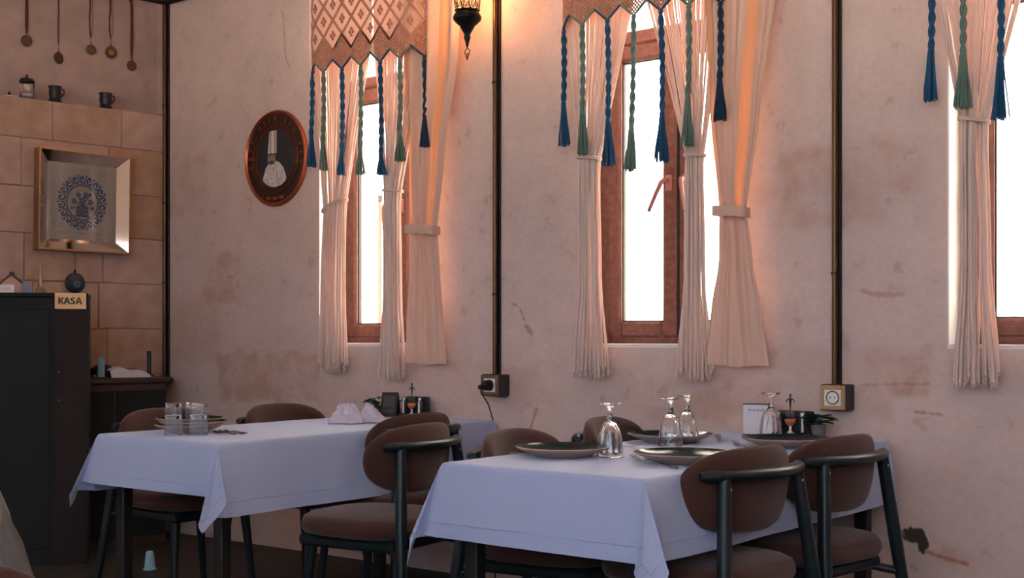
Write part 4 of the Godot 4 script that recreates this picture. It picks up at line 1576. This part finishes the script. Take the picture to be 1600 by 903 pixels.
func make_chair(label: String, at: Vector3, turn: float) -> Node3D:
	var o := thing("dining_chair", label, "chair", at, turn, "upholstered dining chairs")
	# domed seat cushion with rounded-square outline
	var b := MB.new()
	var rows := []
	for q in [[0.0, 0.405], [0.88, 0.405], [0.97, 0.412], [1.0, 0.43], [1.0, 0.448], [0.97, 0.466], [0.9, 0.477], [0.7, 0.484], [0.4, 0.487], [0.0, 0.488]]:
		var a := []
		for i in 40:
			var th := TAU * i / 40
			var c := cos(th)
			var s := sin(th)
			var k := pow(pow(absf(c), 3.2) + pow(absf(s), 3.2), -1.0 / 3.2)
			a.append(V(-0.02 + c * k * 0.26 * q[0], q[1] + 0.005, s * k * (0.25 + 0.015 * c) * q[0]))
		rows.append(a)
	b.grid(rows, true)
	put(b, "seat", M.upholstery, o)
	b = MB.new()
	b.box(V(-0.02, 0.388, 0), V(0.43, 0.044, 0.42), 0.012)
	put(b, "seat_frame", M.chair_wood, o)
	# curved padded backrest, a long rounded band
	b = MB.new()
	var R := 0.40
	var mx := 0.19
	var half := 0.272
	var hh := 0.125
	var cols := 41
	var loops := []
	for i in cols:
		var f := i / float(cols - 1) * 2 - 1
		var s := half * sin(f * PI / 2)
		# outline: stadium-like, height shrinks towards the ends
		var en := pow(maxf(0.0, 1.0 - pow(absf(s) / half, 2.8)), 1.0 / 2.3)
		var hy := maxf(hh * en, 0.002)
		var th := maxf(0.034 * pow(en, 0.7), 0.002)
		var a := s / R
		var ring := []
		for j in 24:
			var ph := TAU * j / 24
			var cc := cos(ph)
			var ss := sin(ph)
			var rr := pow(pow(absf(cc), 2.6) + pow(absf(ss), 2.6), -1.0 / 2.6)
			var off := cc * rr * th
			var y := 0.697 + ss * rr * hy
			var rad := R + off + (y - 0.68) * 0.10
			ring.append(V(mx - R + rad * cos(a), y, rad * sin(a)))
		loops.append(ring)
	b.grid(loops, true, true)
	put(b, "backrest", M.upholstery, o)
	# bentwood rail behind the pad
	b = MB.new()
	var p := []
	var RR := R + 0.06
	for i in 23:
		var a := lerpf(-0.56, 0.56, i / 22.0)
		p.append(V(mx - R + RR * cos(a), 0.748, RR * sin(a)))
	var rd := []
	for i in 23: rd.append(0.021 if i > 0 and i < 22 else 0.014)
	b.tube(p, rd, 12, true, 0.85)
	put(b, "rail", M.chair_wood, o)
	for s in [-1, 1]:
		var a: float = s * 0.40
		var top := V(mx - R + RR * cos(a), 0.742, RR * sin(a))
		var foot := V(top.x + 0.075, 0.0, top.z + s * 0.10)
		b = MB.new()
		b.tube([foot, foot.lerp(top, 0.5), foot.lerp(top, 0.62), top], [0.015, 0.021, 0.022, 0.020], 12)
		put(b, "leg", M.chair_wood, o)
		b = MB.new()
		b.tube([foot.lerp(top, 0.48), V(0.12, 0.384, s * 0.15)], 0.014, 8)
		put(b, "brace", M.chair_wood, o)
		b = MB.new()
		b.tube([V(-0.225, 0.0, s * 0.20), V(-0.19, 0.40, s * 0.17)], [0.013, 0.021], 12)
		put(b, "leg", M.chair_wood, o)
		b = MB.new()
		b.tube([top + V(0.014, -0.03, 0), top + V(0.023, -0.03, 0)], 0.0045, 8)
		put(b, "screw", M.screw, o)
	return o

func build_furniture() -> void:
	table("dark wooden table under the cloth in the middle foreground", V(3.646, 0, 0.05), 0.718, 1.655, -0.03)
	table("dark wooden table under the cloth on the left, nearer the cash desk", V(1.755, 0, 0.035), 0.716, 1.62)
	tablecloth("pale blue white tablecloth laid with green plates and goblets", V(3.646, 0.7535, 0.05), 0.718, 1.655, 0.24, 0.235, 0.16, 0.235, [0.10, 0.16, 0.02, 0.12], 3, -0.03)
	tablecloth("pale blue white tablecloth carrying tumblers, napkins and a plate stack", V(1.755, 0.7535, 0.035), 0.716, 1.62, 0.24, 0.28, 0.16, 0.205, [0.12, 0.12, 0.02, 0.15], 6)
	var c := make_chair("brown red chair nearest the viewer, covering the right side of the set table", V(4.255, 0, 1.29), -0.15)
	copy_of(c, "brown red chair at the wall end of the set table, behind the nearest chair", V(4.30, 0, 0.715), -0.15)
	copy_of(c, "brown red chair pulled out between the two tables, its whole seat in view", V(2.84, 0, 1.18), 0.12)
	copy_of(c, "brown red chair pushed in at the right of the left table, behind the pulled-out one", V(2.405, 0, 0.675), 0.0)
	copy_of(c, "brown red chair whose back shows behind the front left green plate", V(3.66, 0, 1.2), PI + 0.1)
	copy_of(c, "brown red chair whose back shows behind the nearest upturned goblet", V(3.535, 0, 0.42), PI + 0.15)
	copy_of(c, "brown red chair at the left table behind the stacked plates and tumblers", V(1.62, 0, 1.13), PI - 0.1)
	copy_of(c, "brown red chair at the left table, its back just under the oval plaque", V(1.73, 0, 0.53), PI)
	copy_of(c, "reddish chair close to the viewer, only its top edge in the bottom left corner", V(4.14, 0, 3.61), 0.65 + PI * 0.5 + PI)
	# coat over a chair back in the near left corner
	var cc := copy_of(c, "brown red chair in the bottom left corner, hidden under a khaki coat", V(3.33, 0, 3.25), 0.65 - PI * 0.5)
	cc.name = "dining_chair_010"
	var o := thing("hanging_coat", "khaki coat hung over a chair back at the bottom left corner", "coat", V(3.619, 0.30, 3.345), 0.65)
	var b := MB.new()
	var loops := []
	for q in [[0.565, 0.012], [0.560, 0.06], [0.545, 0.115], [0.52, 0.150], [0.48, 0.168], [0.42, 0.184], [0.35, 0.200], [0.28, 0.218], [0.15, 0.24], [0.0, 0.25]]:
		var a := []
		for i in 48:
			var th := TAU * i / 48
			var rx: float = q[1] + 0.006 * sin(th * 9) * (0.6 - q[0])
			a.append(V(cos(th) * rx, q[0], sin(th) * minf(rx, 0.13) * 0.8))
		loops.append(a)
	loops.reverse()
	b.grid(loops, true)
	put(b, "body", M.khaki, o)
	b = MB.new()
	b.tube([V(0.145, 0.50, 0.0), V(0.185, 0.42, 0.02), V(0.208, 0.34, 0.03), V(0.225, 0.25, 0.04), V(0.235, 0.12, 0.04), V(0.24, 0.02, 0.04)], [0.012, 0.022, 0.028, 0.034, 0.036, 0.034], 12)
	put(b, "sleeve", M.khaki_dark, o)
	# white thing on the floor under the left table
	o = thing("small_white_vase", "small white tapered vase standing on the floor under the left table", "vase", V(0.96, 0, 0.83))
	b = MB.new()
	b.lathe([[0.0, 0.0], [0.033, 0.0], [0.033, 0.008], [0.026, 0.014], [0.024, 0.04], [0.019, 0.085], [0.012, 0.094], [0.0, 0.094]], 18)
	put(b, "body", M.pale_blue, o)

# ---------------------------------------------------------------- tableware
const TY := 0.7555

func plate(label: String, at: Vector3, r := 0.155, group := "green glazed dinner plates") -> void:
	var k := r / 0.155
	var o := thing("dinner_plate", label, "plate", at, 0, group)
	var b := MB.new()
	b.lathe([[0.0, 0.003], [0.078 * k, 0.003], [0.082 * k, 0.0], [0.090 * k, 0.001], [0.094 * k, 0.006], [0.125 * k, 0.016], [0.150 * k, 0.027], [0.155 * k, 0.0305], [0.1550 * k, 0.0320], [0.1535 * k, 0.0325]], 48)
	put(b, "body", M.plate_clay, o)
	b = MB.new()
	b.lathe([[0.1545 * k, 0.0324], [0.1525 * k, 0.0324], [0.147 * k, 0.0290], [0.125 * k, 0.020], [0.095 * k, 0.012], [0.08 * k, 0.010], [0.0, 0.0095]], 48)
	put(b, "glaze", M.plate_glaze, o)

func goblet(label: String, at: Vector3) -> void:
	var o := thing("goblet", label, "glass", at, 0.3, "upturned stemmed glasses")
	var b := MB.new()
	b.lathe([[0.0, 0.108], [0.008, 0.106], [0.018, 0.098], [0.028, 0.082], [0.0345, 0.06, -0.4], [0.038, 0.035, -0.4], [0.0395, 0.015], [0.0400, 0.001], [0.0412, 0.0], [0.0424, 0.002], [0.0425, 0.015], [0.0415, 0.035, 1.0], [0.0385, 0.06, 1.0], [0.033, 0.082, 1.0], [0.024, 0.102, 0.6], [0.014, 0.113], [0.0095, 0.118], [0.0125, 0.122], [0.0095, 0.126], [0.0075, 0.134], [0.008, 0.145], [0.0105, 0.156], [0.016, 0.163], [0.034, 0.1675], [0.0365, 0.170], [0.035, 0.1725], [0.0, 0.1725]], 48, 0.0011, 12)
	put(b, "glass_body", M.clear_glass, o)

func tumbler(label: String, at: Vector3) -> void:
	var o := thing("tumbler", label, "glass", at, 0.2, "upturned water glasses")
	var b := MB.new()
	b.lathe([[0.0, 0.064], [0.028, 0.064], [0.0305, 0.066], [0.0315, 0.078], [0.029, 0.081], [0.0, 0.0805]], 40)
	put(b, "thick_base", M.clear_glass, o)
	b = MB.new()
	b.lathe([[0.0335, 0.0], [0.0350, 0.002], [0.0340, 0.03, 1.0], [0.0325, 0.06, 1.0], [0.0310, 0.065]], 60, 0.0014, 12)
	put(b, "wall", M.thin_glass, o)
	b = MB.new()
	var lip := []
	for i in 33: lip.append(V(cos(TAU * i / 32) * 0.0343, 0.0018, sin(TAU * i / 32) * 0.0343))
	b.tube(lip, 0.0015, 6, false)
	put(b, "rim", M.clear_glass, o)

# at: middle of the handle end, dir: towards the tines
func fork(label: String, from: Vector3, to: Vector3, dark := false) -> void:
	var d := (to - from)
	var L := d.length()
	var o := thing("fork", label, "fork", from, atan2(-d.z, d.x), "forks on the tables")
	var m: Material = M.steel_dark if dark else M.steel
	var b := MB.new()
	b.tube([V(0, 0.004, 0), V(L * 0.06, 0.004, 0), V(L * 0.3, 0.006, 0), V(L * 0.55, 0.010, 0), V(L * 0.66, 0.007, 0)], [0.005, 0.0075, 0.0055, 0.0035, 0.0045], 8, true, 0.4, V(0, 0, 1))
	b.tube([V(L * 0.64, 0.007, 0), V(L * 0.69, 0.0045, 0), V(L * 0.74, 0.0035, 0), V(L * 0.77, 0.0038, 0)], [0.004, 0.0095, 0.0115, 0.0105], 8, true, 0.16, V(0, 0, 1))
	put(b, "handle", m, o)
	for k in 4:
		b = MB.new()
		var z := (k - 1.5) * 0.0058
		b.tube([V(L * 0.755, 0.0038, z), V(L * 0.86, 0.005, z), V(L * 0.95, 0.009, z), V(L, 0.013, z)], [0.0021, 0.0019, 0.0016, 0.0008], 5)
		put(b, "tine", m, o)

func spoon(label: String, from: Vector3, to: Vector3) -> void:
	var d := (to - from)
	var L := d.length()
	var o := thing("spoon", label, "spoon", from, atan2(-d.z, d.x))
	var b := MB.new()
	b.tube([V(0, 0.004, 0), V(L * 0.08, 0.004, 0), V(L * 0.4, 0.007, 0), V(L * 0.7, 0.008, 0), V(L * 0.76, 0.006, 0)], [0.005, 0.007, 0.005, 0.0032, 0.004], 8, true, 0.4, V(0, 0, 1))
	put(b, "handle", M.steel, o)
	b = MB.new()
	var rows := []
	for j in 9:
		var row := []
		for i in 9:
			var u := i / 4.0 - 1
			var w := j / 4.0 - 1
			var x := u * sqrt(1 - w * w / 2)
			var y := w * sqrt(1 - u * u / 2)
			row.append(V(L * 0.87 + x * 0.028, 0.002 + 0.010 * (x * x + y * y), y * 0.019))
		rows.append(row)
	b.grid(rows)
	put(b, "bowl", M.steel, o)

func knife(label: String, from: Vector3, to: Vector3) -> void:
	var d := (to - from)
	var L := d.length()
	var o := thing("knife", label, "knife", from, atan2(-d.z, d.x))
	var b := MB.new()
	b.tube([V(0, 0.0045, 0), V(L * 0.1, 0.005, 0), V(L * 0.42, 0.0045, 0)], [0.005, 0.007, 0.0055], 8, true, 0.5, V(0, 0, 1))
	put(b, "handle", M.steel, o)
	b = MB.new()
	b.tube([V(L * 0.42, 0.004, 0), V(L * 0.6, 0.004, 0.001), V(L * 0.9, 0.004, 0.001), V(L, 0.004, -0.002)], [0.006, 0.0085, 0.0085, 0.002], 8, true, 0.14, V(0, 0, 1))
	put(b, "blade", M.steel, o)

# napkin heap: folds of cloth run up and over
func napkin_bunch(label: String, at: Vector3, turn: float, w: float, h: float, d: float, sharp: float, sd: int) -> void:
	var o := thing("napkin", label, "napkin", at, turn, "")
	var nz := noise(sd, 0.9, 3)
	for lay in 3:
		var b := MB.new()
		var rows := []
		var k := 1.0 - lay * 0.18
		for j in 25:
			var row := []
			for i in 41:
				var u := i / 20.0 - 1
				var v2 := j / 12.0 - 1
				var x := u * w * 0.5 * k
				var z := v2 * d * 0.5 * k
				var e := pow(maxf(0.0, 1 - pow(absf(u), 3)), 0.5) * pow(maxf(0.0, 1 - pow(absf(v2), 4)), 0.5)
				var peak := 1.0 if sharp < 0.5 else clampf(1.0 - (u + 0.72) * 0.52, 0.05, 1.0)
				var fold := 1.0 - 1.6 * absf(sin(u * 3.4 + v2 * 1.5 * (lay - 1) + nz.get_noise_2d(v2 * 1.5, lay * 5.0) * 4.0 + lay))
				var y := e * peak * h * (0.66 + lay * 0.17) * ((0.90 if sharp < 0.5 else 0.94) + (0.09 if sharp < 0.5 else 0.04) * fold + (0.24 if sharp < 0.5 else 0.12) * nz.get_noise_2d(u * 2.5, v2 * 2.5 + lay * 7))
				row.append(V(x + 0.012 * sin(v2 * 4 + lay * 2) * y / h, maxf(y, 0.001) + lay * 0.0015, z + 0.010 * sin(u * 6 + lay)))
			rows.append(row)
		rows.reverse()
		b.grid(rows)
		put(b, "fold", M.napkin, o)

func condiments(at: Vector3, right: bool) -> void:
	# dark tray with shakers and a toothpick cup topped by a little figure
	var where := "on the table under the leftmost window" if not right else "behind the far right green plate"
	var o := thing("condiment_tray", "dark condiment tray " + where, "tray", at)
	var b := MB.new()
	b.box(V(0, 0.006, 0), V(0.155, 0.012, 0.085), 0.004)
	put(b, "tray", M.holder_dark, o)
	b = MB.new()
	b.box(V(0, 0.055, -0.036), V(0.15, 0.085, 0.006), 0.003)
	put(b, "back_plate", M.holder_dark, o)
	var T := at + V(0, 0.012, 0)
	var n := 2
	for k in n:
		var s := thing("salt_shaker", ("slim glass shaker with white contents, %s " % ["left", "right"][k]) + ("of the figure-topped cup under the leftmost window" if not right else "of the figure-topped cup by the far right plate"), "shaker", T + V(-0.052 + k * 0.10, 0, 0.006), 0, "salt and pepper shakers")
		b = MB.new()
		b.lathe([[0.0, 0.0], [0.014, 0.0], [0.015, 0.006], [0.013, 0.06], [0.011, 0.066], [0.0, 0.066]], 16)
		put(b, "glass_body", M.holder_dark if k == 0 else M.steel_dark, s)
		b = MB.new()
		b.box(V(0.004, 0.035, 0.0135), V(0.008, 0.058, 0.004), 0.001)
		put(b, "label_strip", M.salt_white, s)
		b = MB.new()
		b.lathe([[0.012, 0.064], [0.0125, 0.078], [0.008, 0.084], [0.0, 0.085]], 16)
		put(b, "cap", M.steel, s)
	var c := thing("toothpick_cup", "amber-based cup topped by a dark figure, " + where, "cup", T + V(-0.004, 0, 0.006))
	b = MB.new()
	b.lathe([[0.0, 0.0], [0.016, 0.0], [0.012, 0.004], [0.005, 0.010], [0.005, 0.026], [0.0, 0.028]], 16)
	put(b, "foot", M.salt_white, c)
	b = MB.new()
	b.lathe([[0.0, 0.026], [0.010, 0.028], [0.020, 0.042], [0.0215, 0.055], [0.0, 0.056]], 16)
	put(b, "amber_base", M.amber, c)
	b = MB.new()
	b.lathe([[0.0, 0.0575], [0.0205, 0.0575], [0.023, 0.085], [0.0215, 0.085], [0.019, 0.06], [0.0, 0.06]], 20)
	put(b, "glass_rim", M.clear_glass, c)
	b = MB.new()
	b.tube([V(0, 0.06, 0), V(0, 0.11, 0)], [0.0022, 0.003], 6)
	b.tube([V(0, 0.105, 0), V(0, 0.125, 0), V(0, 0.140, 0)], [0.0035, 0.0055, 0.003], 8)
	b.ball(V(0, 0.146, 0), V(0.0048, 0.006, 0.0048), 8, 6)
	for s in [-1, 1]: b.tube([V(0, 0.130, 0), V(s * 0.012, 0.130, 0), V(s * 0.019, 0.118, 0)], [0.003, 0.0026, 0.0018], 6)
	put(b, "figure", M.holder_dark, c)

func leaf_bunch(o: Node3D, n: int, r: Vector3, sd: int, base: float) -> void:
	rng.seed = sd
	for i in n:
		var b := MB.new()
		var th := rng.randf() * TAU
		var q := V(cos(th) * r.x * rng.randf(), base + rng.randf() * r.y, sin(th) * r.z * rng.randf())
		var d := V(cos(th), rng.randf_range(-0.1, 0.7), sin(th)).normalized()
		var sd2 := d.cross(Vector3.UP).normalized()
		var up := sd2.cross(d)
		var rows := []
		for j in 6:
			var t := j / 5.0
			var wd := 0.017 * sin(PI * clampf(t * 0.9 + 0.06, 0, 1))
			var row := []
			for k in 5:
				var s := k / 2.0 - 1
				row.append(q + d * t * 0.045 + sd2 * s * wd + up * (0.006 * s * s - 0.014 * t * t))
			rows.append(row)
		b.grid(rows)
		put(b, "leaf", M.leaf_green, o)

func build_tableware() -> void:
	# set table
	plate("green glazed plate at the front left of the set table", V(3.778, TY, 1.334))
	plate("green glazed plate nearest the viewer, right of the nearest goblet", V(4.19, TY, 1.28))
	plate("green glazed plate at the far left, half hidden behind two goblets", V(3.776, TY, 0.65))
	plate("green glazed plate at the far right, in front of the white card", V(4.19, TY, 0.565))
	goblet("upturned clear goblet nearest the viewer, standing alone at the front", V(3.905, TY, 1.255))
	goblet("upturned clear goblet left of a close pair on the set table", V(3.865, TY, 0.80))
	goblet("upturned clear goblet behind and right of a close pair on the set table", V(3.835, TY, 0.63))
	goblet("upturned clear goblet in front of the white card near the wall", V(3.985, TY, 0.255))
	fork("fork lying in front of the nearest green plate", V(4.275, TY, 1.47), V(4.0, TY, 1.275))
	spoon("spoon lying in front of the front left green plate", V(3.612, TY, 1.40), V(3.80, TY, 1.36))
	knife("knife lying between the two left plates, behind the nearest goblet", V(3.62, TY, 0.94), V(3.84, TY, 0.93))
	fork("fork at the right of the far left plate", V(3.93, TY, 0.56), V(3.80, TY, 0.33))
	fork("fork half under the rim of the far right plate", V(4.17, TY, 0.80), V(4.0, TY, 0.58))
	var o := thing("table_card", "glossy white table card in a stand near the wall, behind a goblet", "card", V(3.89, TY, 0.165), 0.25)
	var b := MB.new()
	b.box(V(0, 0.062, 0), V(0.118, 0.116, 0.005), 0.001)
	put(b, "card", M.card_white, o)
	b = MB.new()
	b.box(V(0, 0.1215, 0), V(0.12, 0.004, 0.008), 0.001)
	put(b, "top_clip", M.holder_dark, o)
	b = MB.new()
	b.box(V(0, 0.002, 0.0), V(0.12, 0.004, 0.04), 0.001)
	put(b, "foot", M.holder_dark, o)
	b = MB.new()
	for i in 9: b.box(V(-0.036 + i * 0.009, 0.098 + 0.002 * sin(i * 2.3), 0.0028), V(0.006, 0.008 - 0.003 * (i % 2), 0.0012))
	put(b, "faded_heading", M.card_ink, o)
	condiments(V(4.012, TY, 0.125), true)
	o = thing("potted_plant", "small leafy plant in a steel pot at the right end of the condiment tray", "plant", V(4.122, TY, 0.13))
	b = MB.new()
	b.lathe([[0.0, 0.0], [0.024, 0.0], [0.026, 0.004], [0.030, 0.05], [0.028, 0.05], [0.0, 0.045]], 18)
	put(b, "pot", M.steel, o)
	leaf_bunch(o, 26, V(0.03, 0.035, 0.03), 5, 0.045)
	# left table
	for k in 3:
		plate(["lowest plate of the tan-rimmed stack on the left table", "middle plate of the tan-rimmed stack on the left table", "top plate of the tan-rimmed stack, under the tumblers"][k], V(1.985 + [0.0, 0.012, 0.004][k], TY + k * 0.0135, 1.40 - [0, 0.01, 0.0][k]), 0.135, "stacked plates on the left table")
	var ty := TY + 2 * 0.0135 + 0.0095
	tumbler("upturned tumbler on the plate stack, leftmost of the three", V(1.935, ty, 1.44))
	tumbler("upturned tumbler on the plate stack, middle one at the back", V(1.965, ty, 1.362))
	tumbler("upturned tumbler on the plate stack, rightmost of the three", V(2.035, ty, 1.385))
	tumbler("upturned tumbler on the tablecloth left of its twin, before the plate stack", V(2.085, TY, 1.555))
	tumbler("upturned tumbler on the tablecloth nearest the loose forks", V(2.155, TY, 1.49))
	fork("fork on the left table, upper one of the three loose forks", V(2.245, TY, 1.325), V(2.125, TY, 1.335), true)
	fork("fork on the left table, middle one of the three loose forks", V(2.27, TY, 1.36), V(2.12, TY, 1.36), true)
	fork("fork on the left table, lowest of the three loose forks", V(2.255, TY, 1.39), V(2.11, TY, 1.38), true)
	napkin_bunch("rounded bunch of pale cloth napkins on the left table", V(2.095, TY, 0.615), 0.65, 0.155, 0.085, 0.13, 0.0, 51)
	napkin_bunch("pointed pale napkin standing right of the rounded bunch", V(2.15, TY, 0.495), 0.65, 0.15, 0.10, 0.12, 1.0, 52)
	o = thing("potted_plant", "green leafy plant behind the napkins on the left table", "plant", V(1.86, TY, 0.145))
	b = MB.new()
	b.lathe([[0.0, 0.0], [0.034, 0.0], [0.042, 0.05], [0.04, 0.05], [0.0, 0.045]], 18)
	put(b, "pot", M.holder_dark, o)
	leaf_bunch(o, 44, V(0.07, 0.05, 0.05), 6, 0.03)
	o = thing("menu_stand", "dark folded menu stand on the left table beside the condiment tray", "menu", V(1.915, TY, 0.135), 0.35)
	for s in [-1, 1]:
		b = MB.new()
		b.xf = Transform3D(Basis(Vector3.RIGHT, s * -0.28), V(0, 0, s * 0.034))
		b.box(V(0, 0.06, 0), V(0.085, 0.122, 0.003), 0.001)
		put(b, "board", M.jug_dark, o)
	b = MB.new()
	b.xf = Transform3D(Basis(Vector3.RIGHT, -0.28), V(0, 0, 0.034))
	b.box(V(0, 0.06, 0.002), V(0.062, 0.085, 0.002))
	put(b, "printed_panel", M.khaki_dark, o)
	condiments(V(2.055, TY, 0.125), false)

const LANTERN := 0.13

func _ready() -> void:
	var cam := Camera3D.new()
	cam.name = "camera"
	cam.position = V(6.071, 1.13, 4.622)
	cam.rotation.y = atan2(0.6052, 0.7961)
	cam.projection = Camera3D.PROJECTION_FRUSTUM
	cam.near = 0.05
	cam.far = 90.0
	cam.size = 0.05 * 903.0 / 1950.0
	cam.frustum_offset = Vector2(0, 0.05 * 78.5 / 1950.0)
	add_child(cam)
	cam.current = true
	var we := WorldEnvironment.new()
	we.name = "environment"
	var e := Environment.new()
	e.background_mode = Environment.BG_SKY
	var sk := ProceduralSkyMaterial.new()
	sk.sky_top_color = Color(0.70, 0.84, 1.0)
	sk.sky_horizon_color = Color(0.82, 0.92, 1.0)
	sk.ground_bottom_color = Color(0.6, 0.58, 0.54)
	sk.ground_horizon_color = Color(0.9, 0.9, 0.9)
	sk.sky_energy_multiplier = 1.0
	var sky := Sky.new()
	sky.sky_material = sk
	e.sky = sky
	e.background_energy_multiplier = 3.0
	e.tonemap_mode = Environment.TONE_MAPPER_LINEAR
	e.tonemap_exposure = 1.76
	e.sdfgi_enabled = true
	e.ssao_enabled = true
	e.ssil_enabled = true
	we.environment = e
	add_child(we)
	# the sun stands high behind the house and lights the house front across the lane
	var sun := DirectionalLight3D.new()
	sun.name = "sun"
	sun.look_at_from_position(Vector3.ZERO, V(0.35, -0.78, -0.52))
	sun.light_color = Color(1.0, 0.97, 0.93)
	sun.light_energy = 18.0
	sun.light_angular_distance = 0.6
	sun.sky_mode = DirectionalLight3D.SKY_MODE_LIGHT_ONLY
	sun.shadow_enabled = true
	add_child(sun)
	make_materials()
	build_setting()
	for k in 3: build_window(k)
	build_conduits()
	build_furniture()
	build_curtains()
	build_plaque()
	build_frame()
	build_lantern()
	build_desk_corner()
	build_ledge_things()
	build_medals()
	build_tableware()
